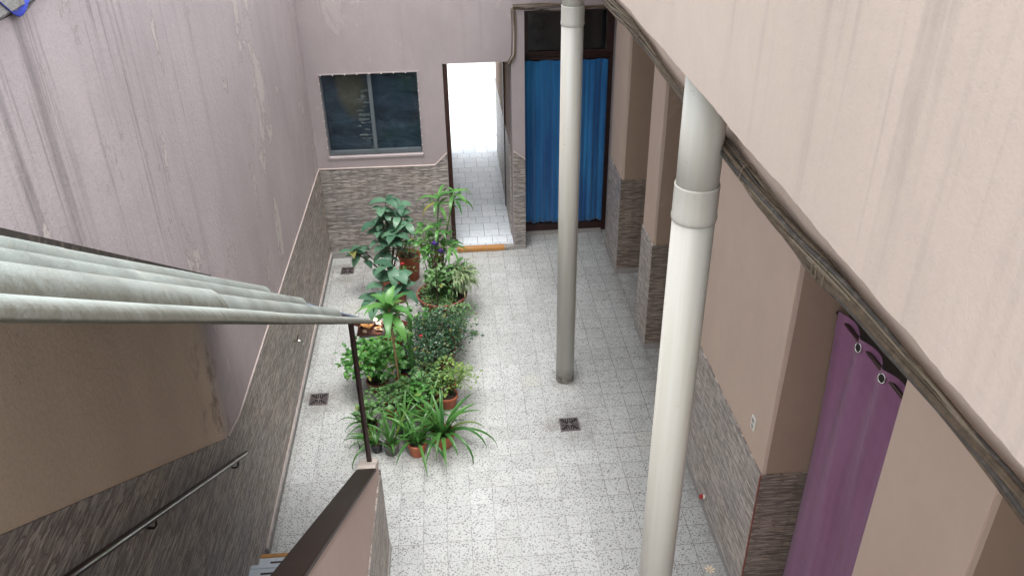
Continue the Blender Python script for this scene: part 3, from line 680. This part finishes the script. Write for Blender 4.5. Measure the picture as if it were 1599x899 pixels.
# ---- corrugated roof over the stairs
w = thing('stair_roof', 'mossy corrugated fibre cement roof sloping over the stairs on a thin post', 'roof', (-2.53, -2.85, 2.2))
SL = .659
ridges = [(-2.47, 2.100, .066), (-2.660, 2.192, .058), (-2.88, 2.294, .060), (-3.10, 2.395, .058), (-3.31, 2.455, .05)]
def profile(dz, grow=0., bump3=0.):
    pts = []
    for k, (x, z, hw) in enumerate(ridges):
        hw = hw+grow+(bump3 if k == 1 else 0)
        def zz_(a):
            vz = [2.068, 2.076, 2.150, 2.252, 2.350, 2.42]; deep = z-vz[k if a < math.pi/2 else k+1]
            return z-deep+(.014+deep+grow+(bump3 if k == 1 else 0))*math.sin(a)
        arc = [(x+hw*math.cos(a), zz_(a)) for a in lin(0, math.pi, 13)]
        if k == 0: arc = [(x+hw*1.01, z-.034)]+arc
        pts += arc
    pts.append((XL+.01, ridges[-1][1]+.0))
    return [(x, z+dz) for x, z in pts]
def sheet(y0, y1, dz, grow, bump3=0., name='corrugated_sheet'):
    P = profile(dz, grow, bump3); th = .007; rs = random.Random(int(-y0*100)); ysq = lin(y0, y1, 40); m = MB()
    up_, lo_ = [], []
    for y in ysq:
        d = SL*(-2.62-y)
        for x, z in P: up_.append((x+.0006*math.sin(y*9+x*30), y, z+d+.0009*math.sin(y*5+x*11)))
    n = len(P); N = len(up_)
    lo_ = [(a, b, c-th) for a, b, c in up_]
    f = [(j*n+i, j*n+i+1, (j+1)*n+i+1, (j+1)*n+i) for j in range(len(ysq)-1) for i in range(n-1)]
    fs = f+[tuple(q+N for q in g[::-1]) for g in f]
    fs += [(i, i+1, N+i+1, N+i) for i in range(n-1)]+[((len(ysq)-1)*n+i+1, (len(ysq)-1)*n+i, N+(len(ysq)-1)*n+i, N+(len(ysq)-1)*n+i+1) for i in range(n-1)]
    fs += [(j*n, (j+1)*n, N+(j+1)*n, N+j*n) for j in range(len(ysq)-1)]
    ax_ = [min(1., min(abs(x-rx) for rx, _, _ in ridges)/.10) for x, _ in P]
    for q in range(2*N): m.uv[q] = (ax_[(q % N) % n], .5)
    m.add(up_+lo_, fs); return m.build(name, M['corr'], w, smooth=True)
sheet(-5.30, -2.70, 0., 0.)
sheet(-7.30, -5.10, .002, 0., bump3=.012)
MB().prism([(-2.58, 2.485), (-2.60, 2.512), (-7.3, 2.528+.667*4.72), (-7.3, 2.45+.667*4.72)], 0, XL+.0005, XL+.006).build('flashing', M['cable_dark'], w)
zz = lambda x: 2.095+(2.515-2.095)*(-2.42-x)/1.05
MB().tube([(XL+.005, -2.665, zz(XL)+.015), (-2.375, -2.665, zz(-2.375)+.015)], .009, 8).build('edge_rod', M['bluebar'], w, smooth=True)
MB().prism([(XL+.005, zz(XL)-.055), (-2.375, zz(-2.375)-.055), (-2.375, zz(-2.375)-.002), (XL+.005, zz(XL)-.002)], 1, -2.672, -2.655).build('eave_bar', M['rust'], w)
MB().tube([(-2.53, -2.89, 1.0), (-2.53, -2.89, 2.252)], .019, 4).build('post', M['darkiron'], w)
MB().tube([(-2.50, -2.70, 2.035), (-2.355, -2.62, 1.995)], .032, 14).build('gutter_end', M['greypot'], w)
MB().box((-2.52, -2.76, 2.055), (-2.345, -2.60, 2.066)).build('gutter_plate', M['rust'], w)
r5 = random.Random(2); lf0 = None
for i in range(16):
    x, y = -2.50+.145*r5.random(), -2.74+.12*r5.random(); L = .03+.035*r5.random()
    m = MB().add([(0, -L/2, 0), (L*.3, -.1*L, .006), (L*.22, L*.35, .002), (0, L*.6, .010), (-L*.25, L*.3, .004), (-L*.28, -.1*L, .010)], [(0, 1, 2, 3, 4, 5)])
    o = m.build('dry_leaf', M['dryleaf' if i % 2 else 'dryleaf_pale'])
    o.location = (x, y, 2.075+.022*r5.random()); o.rotation_euler = (r5.uniform(-.7, .7), r5.uniform(-.7, .7), r5.uniform(0, 6.3))
    tag(o, 'dry leaf caught in the gutter at the lower corner of the stair roof', 'leaf', 'dry leaves in the roof gutter')
lv = MB()
for k in range(7):
    a = k*.9; lv.add([(0, 0, .003), (.03*math.cos(a-.25), .03*math.sin(a-.25), .004), (.05*math.cos(a), .05*math.sin(a), .007), (.03*math.cos(a+.25), .03*math.sin(a+.25), .004)], [(0, 1, 2, 3)])
o = lv.build('dry_leaf', M['dryleaf_pale']); o.location = (.06, -3.27, 0); tag(o, 'star shaped dry leaf on the floor at the foot of the right pier', 'leaf')

# ================================================================== purple curtain
w = thing('purple_curtain', 'purple velvet curtain with silver eyelets hanging in the right doorway', 'curtain', (.48, -4.2, 2.6))
def yt(t): return -3.60-1.12*t
def purpfn(t, s):
    z = 2.625-2.61*s; y = yt(t); ph = 2*math.pi*(y+3.92)/.287
    amp = .030*(1-.80*min(1, s*1.6)**.6)
    x = .49-amp*math.cos(ph+.5*s*math.sin(t*5))+.012*math.sin(t*23+s*3)*s+.014*math.sin(s*3.5+t*7.3+1)*min(1, s*3)+.012*math.sin(t*11.5+2)*min(1, s*2)
    x += .0045*math.sin(z*38+t*9)*math.sin(t*40+z*4)*math.exp(-s*3)
    drop = .022*(1-math.cos(ph+.9))*math.exp(-s*14)
    return (x, y+.02*math.sin(s*4)*t, z-drop)
o = MB().add(*grid_sheet(lin(0, 1, 110), [q**1.4 for q in lin(0, 1, 60)], purpfn)).build('cloth', M['purple'], w, smooth=True)
o.modifiers.new('s', 'SOLIDIFY').thickness = .004
for yy in (-3.92, -4.207, -4.494):
    t = (-3.60-yy)/1.12; p = Vector(purpfn(t, .022))
    q = Vector(purpfn(t+.02, .022))-Vector(purpfn(t-.02, .022)); nrm = Vector((q.y, -q.x, 0)).normalized()
    if nrm.x > 0: nrm = -nrm
    u = q.normalized(); v = Vector((0, 0, 1)); c = p+nrm*.008
    MB().tube([c+u*.030*math.cos(a)+v*.030*math.sin(a) for a in lin(0, 2*math.pi, 25)], .0045, 6, False).build('eyelet', M['chrome'], w, smooth=True)
    MB().tube([c+nrm*-.001, c+nrm*.001], .026, 16).build('eyelet_hole', M['pit'], w)
tag(MB().tube([(.485, -3.565, 2.57), (.485, -4.785, 2.57)], .013, 10).build('curtain_rod', M['darkiron'], smooth=True), 'dark rod carrying the purple curtain', 'curtain rod')

# ================================================================== PLANTS
class Leaves(MB):
    def leaf(s, base, yaw, pitch, L, Wd, droop=.8, shape='ovate', segs=5, fold=.25, roll=0.):
        """a blade that starts at base heading up at pitch and bends down along its length; a mid rib fold"""
        p = Vector(base); hd = Vector((math.cos(yaw), math.sin(yaw), 0)); sd = Vector((-math.sin(yaw), math.cos(yaw), 0))
        vs = []; o = len(s.v); step = L/segs; a = pitch
        for i in range(segs+1):
            t = i/segs
            if shape == 'ovate': wd = math.sin(math.pi*min(1, t**.8*.97+.03))**.8
            elif shape == 'strap': wd = min(1, .55+2.2*t)*(1-t**3.0)
            elif shape == 'lance': wd = math.sin(math.pi*(t**.7)*.97+.03)
            else: wd = math.sin(math.pi*t**.65)
            wd = max(.02, wd)*Wd/2; upv = Vector((hd.x*-math.sin(a), hd.y*-math.sin(a), math.cos(a)))
            sv = sd*math.cos(roll)+upv*math.sin(roll)
            vs += [p-sv*wd+upv*wd*fold, p-Vector((0, 0, 0)), p+sv*wd+upv*wd*fold]
            p = p+(hd*math.cos(a)+Vector((0, 0, 1))*math.sin(a))*step; a -= droop/segs*(1+.6*t)
        s.add(vs, [q for i in range(segs) for q in ((i*3, i*3+1, i*3+4, i*3+3), (i*3+1, i*3+2, i*3+5, i*3+4))])
        for i in range(segs+1):
            for k in range(3): s.uv[o+i*3+k] = (k/2, i/segs)
        return p
    def make(s, name, mat, parent): return s.build(name, mat, parent, smooth=True, weld=False)

def pot(w, x, y, r, h, mat, z0=0., soil=True, rim=.014, n=36, taper=.72):
    prof = [(.001, 0), (r*taper, 0), (r*taper+.003, .004), (r*.985, h-.030), (r+rim*.3, h-.028), (r+rim*.45, h-.005), (r+rim*.2, h), (r-.006, h), (r-.010, h-.012), (r*.93, h*.80), (.001, h*.79)]
    o = MB().lathe(prof, (x, y, z0), n).build('pot', M[mat], w, smooth=False)
    for p in o.data.polygons: p.use_smooth = True
    sm = o.modifiers.new('e', 'EDGE_SPLIT'); sm.split_angle = R(40)
    if soil:
        rs = random.Random(int(x*1000)); g = MB(); n2 = 20; rg = [(.001, h*.85)]+[(r*.93*k/4, h*.84+.012*rs.random()) for k in (1, 2, 3, 4)]
        g.lathe(rg, (x, y, z0), n2).build('soil', M['soil'], w, smooth=True)
def plant(label, x, y, name='potted_plant', group='potted plants grouped on the court floor'):
    return thing(name, label, 'potted plant', (x, y, 0), group)
def strap_plant(w, x, y, z, n, L0, L1, Wd, mat, seed, elmin=.35, elmax=1.45, droop=1.7, rad=.03, yawbias=None):
    r = random.Random(seed); l = Leaves()
    for i in range(n):
        el = elmin+(elmax-elmin)*(i/n)**.8; ya = i*2.399+r.uniform(-.3, .3)
        if yawbias is not None and r.random() < .6: ya = yawbias+r.uniform(-.9, .9)
        L = r.uniform(L0, L1)*(1 if el < 1.2 else .85)
        l.leaf((x+rad*math.cos(ya)*r.random(), y+rad*math.sin(ya)*r.random(), z), ya, el, L, Wd*r.uniform(.75, 1.15), droop*r.uniform(.55, 1.25)*(1.1 if el < 1.1 else .55), 'strap', 9, .35, r.uniform(-.3, .3))
    return l.make('foliage', M[mat], w)
def bush(w, x, y, z, rx, ry, h, n, L, Wd, mat, seed, shape='ovate', droop=.9, inner=.45, stems=7, lob=.25, name='foliage', clumps=9):
    """leaves set on the outside of several uneven clumps, with stems running up to them"""
    r = random.Random(seed); l = Leaves(); cl = []
    for i in range(clumps):
        a = i*2.399+r.uniform(-.4, .4); q = math.sqrt((i+.3)/clumps)*.72
        cl.append((x+rx*q*math.cos(a), y+ry*q*math.sin(a), z+h*(.42+.48*r.random()*(1.1-q*.6)), .30+.22*r.random()))
    for i in range(n):
        cx, cy, cz, cr = cl[i % clumps]; a = r.uniform(0, 6.28); ct = r.uniform(-.55, 1); sn = math.sqrt(1-ct*ct); rad = (inner+(1-inner)*r.random()**.5)*cr*(1+lob*r.uniform(-1, 1))
        bx, by, bz = cx+rx*rad*sn*math.cos(a), cy+ry*rad*sn*math.sin(a), max(z*.3+.02, cz+h*.75*rad*ct)
        l.leaf((bx, by, bz), a+r.uniform(-.8, .8), r.uniform(-.15, .75)+.3*ct, L*r.uniform(.55, 1.2), Wd*r.uniform(.6, 1.15), droop*r.uniform(.5, 1.4), shape, 4 if L > .05 else 2, .22, r.uniform(-.5, .5))
    sm = MB()
    for i, (cx, cy, cz, cr) in enumerate(cl[:stems]):
        sm.tube([(x+.02*math.cos(i*2), y+.02*math.sin(i*2), z), ((x*.45+cx*.55), (y*.45+cy*.55), z+(cz-z)*.55), (cx, cy, cz+h*.1)], [.006, .005, .003], 5)
    sm.build('stem', M['twig' if 'dark' in mat or 'shrub' in mat else 'greenstem'], w, smooth=True)
    return l.make(name, M[mat], w)

# front row
w = plant('strap leaved plant in the wider round terracotta pot at the front right', -2.02, -1.60)
pot(w, -2.02, -1.60, .108, .16, 'terra'); strap_plant(w, -2.02, -1.60, .13, 34, .40, .64, .036, 'lf_strap', 1, .62, 1.52, 1.8, .05)
w = plant('strap leaved plant in the smaller terracotta pot at the front edge', -2.263, -1.70)
pot(w, -2.263, -1.70, .088, .145, 'terra'); strap_plant(w, -2.263, -1.70, .12, 18, .34, .52, .036, 'lf_strap', 2, .65, 1.45, 2.0, .04)
bush(w, -2.27, -1.63, .12, .10, .09, .10, 60, .035, .03, 'lf_bright', 31, stems=3, name='undergrowth')
w = plant('upright bladed plant in a small mossy grey pot in the front row', -2.50, -1.66)
pot(w, -2.50, -1.66, .070, .115, 'greypot', taper=.85); strap_plant(w, -2.50, -1.66, .10, 15, .30, .46, .030, 'lf_strap', 3, .9, 1.5, .9, .04)
w = plant('long bladed plant trailing left out of a tiny black pot in the front row', -2.64, -1.63)
pot(w, -2.64, -1.63, .05, .09, 'blackpot', taper=.8); strap_plant(w, -2.64, -1.63, .08, 14, .30, .46, .024, 'lf_strap', 4, .45, 1.3, 2.3, .03, math.pi*1.05)
w = plant('dark bladed plant in a black bucket pot behind the small terracotta pot', -2.395, -1.42)
pot(w, -2.395, -1.42, .078, .18, 'blackpot', taper=.82); strap_plant(w, -2.395, -1.42, .15, 18, .28, .46, .030, 'lf_strap', 5, .5, 1.45, 1.6, .05)
w = plant('arching bladed plant in a brown pot between the two terracotta pots', -2.16, -1.33)
pot(w, -2.16, -1.33, .08, .14, 'terradark'); strap_plant(w, -2.16, -1.33, .12, 14, .28, .48, .028, 'lf_strap', 6, .5, 1.5, 1.7, .05)
w = plant('leafy plant with round variegated leaves behind the tiny black pot', -2.72, -1.36)
pot(w, -2.72, -1.36, .075, .12, 'terradark'); bush(w, -2.72, -1.36, .11, .17, .16, .22, 110, .06, .045, 'lf_herb', 12)
strap_plant(w, -2.73, -1.38, .11, 9, .25, .40, .022, 'lf_strap', 44, .5, 1.3, 2.0, .03, math.pi)
# second row
w = plant('mixed dark herb pot filling the gap between the dark bushes and the arching bladed plant', -2.12, -1.0)
pot(w, -2.14, -1.02, .08, .13, 'terradark'); bush(w, -2.14, -.98, .12, .24, .22, .30, 300, .045, .03, 'lf_herb', 91, clumps=12)
w = plant('small leaved geranium with pale crinkled leaves behind the black bucket pot', -2.50, -1.13)
pot(w, -2.50, -1.13, .09, .13, 'terra'); bush(w, -2.50, -1.13, .12, .26, .24, .25, 380, .045, .04, 'lf_herb', 13)
w = plant('broad pale leaved herb under the leaning cane of the dracaena', -2.28, -1.08)
pot(w, -2.28, -1.08, .08, .12, 'terradark'); bush(w, -2.28, -1.08, .11, .20, .18, .26, 110, .075, .06, 'lf_bright', 14, droop=.6)
w = plant('lime green herb with feathery flower stems behind the wide terracotta pot', -1.97, -1.02)
pot(w, -1.97, -1.02, .10, .14, 'terra'); bush(w, -1.93, -1.00, .12, .27, .24, .38, 330, .042, .030, 'lf_yellow', 15, droop=.5)
fs = MB(); r6 = random.Random(4)
for i in range(26):
    a = r6.uniform(-1.2, .8); fs.tube([(-1.90, -1.05, .22), (-1.90+.11*math.cos(a), -1.05+.11*math.sin(a), .34+.1*r6.random()), (-1.90+.24*math.cos(a), -1.05+.24*math.sin(a), .28+.16*r6.random())], [.0025, .002, .0012], 4)
fs.build('flower_stem', M['lf_yellow'], w)
w = plant('glossy bright green bushy plant at the left edge beside the iron post', -2.68, -.72)
pot(w, -2.68, -.72, .11, .15, 'terradark'); bush(w, -2.68, -.72, .13, .34, .34, .46, 800, .072, .046, 'lf_bright', 16, droop=1.0, clumps=18)
# red pots
w = plant('nearly empty bright red pot beside the dracaena cane', -2.43, -.74, name='flower_pot')
pot(w, -2.43, -.74, .062, .17, 'redpot'); strap_plant(w, -2.43, -.74, .13, 5, .05, .08, .01, 'lf_herb', 8)
w = plant('second bright red pot standing just in front of the nearly empty one', -2.43, -.88, name='flower_pot')
pot(w, -2.43, -.88, .060, .15, 'redpot'); strap_plant(w, -2.43, -.88, .12, 6, .05, .08, .012, 'lf_herb', 9)
# succulent columns
def column(label, x, y, z1, seed):
    w = plant(label, x, y); pot(w, x, y, .065, .11, 'terradark'); r = random.Random(seed)
    MB().tube([(x, y, .08), (x+.01, y, z1*.5), (x, y+.01, z1)], [.016, .015, .011], 8).build('stem', M['lf_cactus'], w, smooth=True)
    l = Leaves()
    for i in range(int(z1*150)):
        z = .2+(z1-.2)*r.random()**.7; ya = r.uniform(0, 6.28)
        big = 1.0+1.3*max(0, 1-(z1-z)/.16)
        l.leaf((x+.012*math.cos(ya), y+.012*math.sin(ya), z), ya, r.uniform(.1, .9), .026*big, .013*big, .6, 'ovate', 2)
    l.make('foliage', M['lf_cactus'], w)
column('thin upright succulent column with tufted top in front of the dark bushes', -2.315, -.80, .74, 1)
column('taller thin succulent column rising behind the tufted one', -2.33, -.42, .78, 2)
# dracaena on its leaning cane
w = plant('dracaena with drooping broad leaves on a thin bare cane, nearest the roof corner', -2.43, -1.03)
pot(w, -2.43, -1.0, .085, .14, 'terradark')
top = Vector((-2.455, -1.05, 1.20))
MB().tube([(-2.43, -1.0, .10), (-2.44, -1.02, .6), tuple(top)], [.012, .011, .010], 8).build('cane', M['cane'], w, smooth=True)
l = Leaves(); r6 = random.Random(12)
for i in range(17):
    el = .05+1.25*(i/17); l.leaf(top+Vector((0, 0, -.10+.13*i/17)), i*2.399+.5, el, r6.uniform(.30, .42)*(1 if el < 1 else .7), .084*r6.uniform(.85, 1.1), (1.8 if el < .9 else 1.2)*r6.uniform(.8, 1.1), 'lance', 9, .25, r6.uniform(-.25, .25))
l.make('foliage', M['lf_drac'], w)
# big old pot with large dark leaves
w = plant('large dark leaved plant in the big old terracotta tub behind the dracaena', -2.50, -.10)
pot(w, -2.50, -.10, .175, .34, 'terradark', rim=.02)
sm = MB(); l = Leaves(); r6 = random.Random(22)
for k, (dx, dy, h) in enumerate(((-.10, .12, .80), (.10, .16, .78), (-.18, .02, .62), (.02, .22, .92))):
    b0 = Vector((-2.50+.03*k-.04, -.08, .30)); tp = Vector((-2.52+dx, .02+dy, h)); sm.tube([b0, (b0+tp)/2+Vector((0, .02, .02)), tp], [.012, .010, .007], 7)
    for i in range(7):
        l.leaf(tp-(tp-b0)*.10*(i % 3), i*2.399+k, r6.uniform(-.1, .7), r6.uniform(.20, .29), r6.uniform(.11, .15), 1.2, 'ovate', 6, .15, r6.uniform(-.2, .2))
sm.build('stem', M['twig'], w, smooth=True); l.make('foliage', M['lf_shrub'], w)
# tall shrub by the rear wall
w = plant('tall blue green shrub with big oval leaves in front of the rear window wall', -2.62, 1.22)
pot(w, -2.62, 1.22, .12, .24, 'terra')
sm = MB(); l = Leaves(); r6 = random.Random(32)
tips = [(-2.66, 1.22, 1.12), (-2.60, 1.30, 1.20), (-2.72, 1.16, .98), (-2.46, 1.22, 1.03), (-2.37, 1.16, .96), (-2.52, 1.10, .86), (-2.95, 1.25, .62), (-3.04, 1.22, .60), (-2.64, 1.05, .72), (-2.44, 1.34, 1.12)]
for k, tp in enumerate(tips):
    b0 = Vector((-2.62+.012*math.cos(k), 1.22+.012*math.sin(k), .2)); tp = Vector(tp)
    sm.tube([b0, b0*.45+tp*.55+Vector((0, 0, .03)), tp], [.013, .009, .005], 7)
    for i in range(10 if k != 6 else 4):
        f = (i//4)*.16
        l.leaf(tp-(tp-b0)*f, i*2.399+k*.7, r6.uniform(-.05, .65)+.25*(i % 4 == 0), r6.uniform(.15, .23), r6.uniform(.085, .12), 1.1, 'ovate', 6, .15, r6.uniform(-.25, .25))
sm.build('stem', M['twig'], w, smooth=True); l.make('foliage', M['lf_shrub'], w)
w = plant('small leafy plant in the terracotta pot against the rear wall', -2.40, 1.56)
pot(w, -2.40, 1.56, .137, .35, 'terra', rim=.018); bush(w, -2.46, 1.50, .30, .16, .15, .26, 70, .06, .036, 'lf_herb', 51)
MB().tube([(-2.40, 1.56, .3), (-2.36, 1.60, .62), (-2.38, 1.62, .80)], [.006, .005, .004], 6).build('stem', M['greenstem'], w)
w = plant('little red flowering pot at the foot of the tall shrub', -2.50, 1.02)
pot(w, -2.50, 1.02, .075, .30, 'terradark'); bush(w, -2.50, 1.02, .28, .12, .12, .18, 60, .05, .035, 'lf_bright', 52, stems=4)
fl = Leaves()
for k, (x, y, z) in enumerate(((-2.53, .98, .47), (-2.49, .97, .42), (-2.45, 1.0, .52))):
    for i in range(9): fl.leaf((x, y, z), i*.75, .5, .028, .022, .6, 'ovate', 3)
fl.make('flower', M['redpetal'], w)

# the big bowl with the mixed planting
bx, by = -2.0, .62
w = plant('wide terracotta bowl crowded with creeping herbs, twigs and a tall strap leaved plant', bx, by)
pot(w, bx, by, .285, .33, 'terradark', rim=.022, n=56, taper=.62)
bush(w, bx-.02, by-.05, .26, .28, .26, .10, 700, .034, .024, 'lf_herb', 61, stems=3, name='foliage', inner=.1, clumps=24)
sm = MB(); l = Leaves(); r6 = random.Random(62)
A = Vector((-2.02, .74, .28))
for tp, n_, L in ((Vector((-1.98, .98, 1.34)), 10, .32), (Vector((-1.80, .96, 1.42)), 12, .33), (Vector((-1.99, .80, 1.08)), 10, .24), (Vector((-1.86, .78, .86)), 9, .26)):
    mid = A*.5+tp*.5+Vector((-.03, 0, 0)); sm.tube([A, mid, tp], [.013, .011, .008], 8)
    for i in range(n_):
        l.leaf(tp-(tp-mid)*(.25*(i % 3)/3), i*2.399+.3, r6.uniform(.1, .95), L*r6.uniform(.75, 1.1), .045, 1.7, 'lance', 8, .25, r6.uniform(-.3, .3))
l.make('foliage', M['lf_drac'], w); sm.build('stem', M['greenstem'], w, smooth=True)
tw = MB()
for i in range(16):
    a = i*2.4; q = Vector((-2.03+.05*math.cos(a), .66+.05*math.sin(a), .27)); tw.tube([q, q+Vector((.02*math.sin(i*3), .02, .30)), q+Vector((.03*math.sin(i*5), .03*math.cos(i*7), .52+.1*r6.random()))], [.0045, .004, .003], 5)
tw.build('twig', M['twig'], w)
MB().tube([(-2.05, .30, .24), (-2.045, .36, .62), (-2.04, .42, .84)], [.007, .006, .005], 6).build('stake', M['darkiron'], w)
fl = Leaves()
for (x, y, z, n_) in ((-2.045, .72, .90, 22), (-1.985, .70, .81, 12)):
    for i in range(n_): fl.leaf((x+.012*math.cos(i), y+.012*math.sin(i), z+.012*(i % 3)), i*2.4, r6.uniform(.1, 1.2), .036, .030, .8, 'ovate', 3)
fl.make('flower', M['petal'], w)
bush(w, -2.07, .86, .45, .22, .20, .58, 170, .075, .042, 'lf_bright', 63, name='foliage', stems=5)
bush(w, -1.98, .62, .28, .26, .20, .42, 260, .080, .045, 'lf_herb', 65, name='foliage', stems=5, droop=1.2)
l = Leaves()
for i in range(420):
    a = r6.uniform(-1.5, 1.3); q = r6.random()
    l.leaf((-1.88+.24*q*math.cos(a), .66+.18*q*math.sin(a), .40+.22*r6.random()), a+r6.uniform(-.5, .5), r6.uniform(.1, 1.2), r6.uniform(.10, .20), .015, r6.uniform(1.6, 3.0), 'strap', 7, .3, r6.uniform(-.4, .4))
l.make('foliage', M['lf_striped'], w)

# dark small leaved bushes
w = plant('dense dark small leaved bush in a brown pot, right of the succulent columns', -2.03, -.28)
pot(w, -2.0, -.30, .13, .20, 'terradark'); bush(w, -2.03, -.28, .18, .37, .34, .40, 1300, .042, .028, 'lf_dark', 71, clumps=15, inner=.3, lob=.45)
w = plant('second dense dark bush merging with it, in front of the wide bowl', -2.12, -.60)
pot(w, -2.12, -.60, .12, .16, 'terra'); bush(w, -2.12, -.60, .15, .34, .32, .34, 1050, .040, .026, 'lf_dark', 72, clumps=13, inner=.3, lob=.45)
fl = Leaves()
for i in range(14): fl.leaf((-2.21, -.42, .44), i*.9, .2+.07*i, .030, .026, .6, 'ovate', 3)
fl.make('flower', M['redpetal'], w)
w = plant('feathery pale green plant rising behind the wide bowl beside the passage step', -2.12, 1.18)
pot(w, -2.12, 1.18, .09, .2, 'blackpot'); bush(w, -2.12, 1.10, .18, .22, .20, .74, 210, .075, .030, 'lf_herb', 81, shape='lance', clumps=11)
w = plant('light green round leaved creeper spilling right beside the wide bowl', -1.82, .10)
pot(w, -1.90, .06, .10, .16, 'terradark'); bush(w, -1.86, .10, .14, .30, .26, .30, 320, .038, .034, 'lf_herb', 73, clumps=12)
w = plant('pale leaved seedling in a clay pot between the tub and the bowl', -2.18, -.02)
pot(w, -2.18, -.0, .07, .15, 'terra'); bush(w, -2.18, .0, .13, .14, .12, .30, 40, .07, .055, 'lf_bright', 74, droop=.5)
w = plant('low brown pot with bare red stems behind the lime green herb', -2.0, -.80)
pot(w, -1.98, -.80, .10, .13, 'terra'); bush(w, -2.0, -.80, .12, .15, .13, .10, 50, .04, .025, 'lf_dark', 75)
w = plant('green leaved pot plant squeezed between bush and geranium', -2.42, -.50)
pot(w, -2.42, -.45, .08, .14, 'blackpot'); bush(w, -2.42, -.45, .12, .14, .13, .22, 60, .06, .04, 'lf_bright', 76)
o = MB().box((-2.31, .16, .001), (-2.17, .42, .13)).build('concrete_block', M['cement'], bevel=.008); tag(o, 'grey concrete block on the floor left of the wide bowl', 'block')
o = MB().box((-2.26, -.28, .001), (-2.17, -.10, .10)).build('concrete_block', M['cement_pale'], bevel=.008); tag(o, 'pale concrete block between the tub and the dark bushes', 'block')
l = Leaves()
for i in range(8): l.leaf((-1.66, .22, .004), i*.8, .5, .07, .02, .8, 'lance', 4)
o = l.make('weed', M['lf_herb'], None); tag(o, 'tiny green weed growing from a floor joint right of the creeper', 'weed')
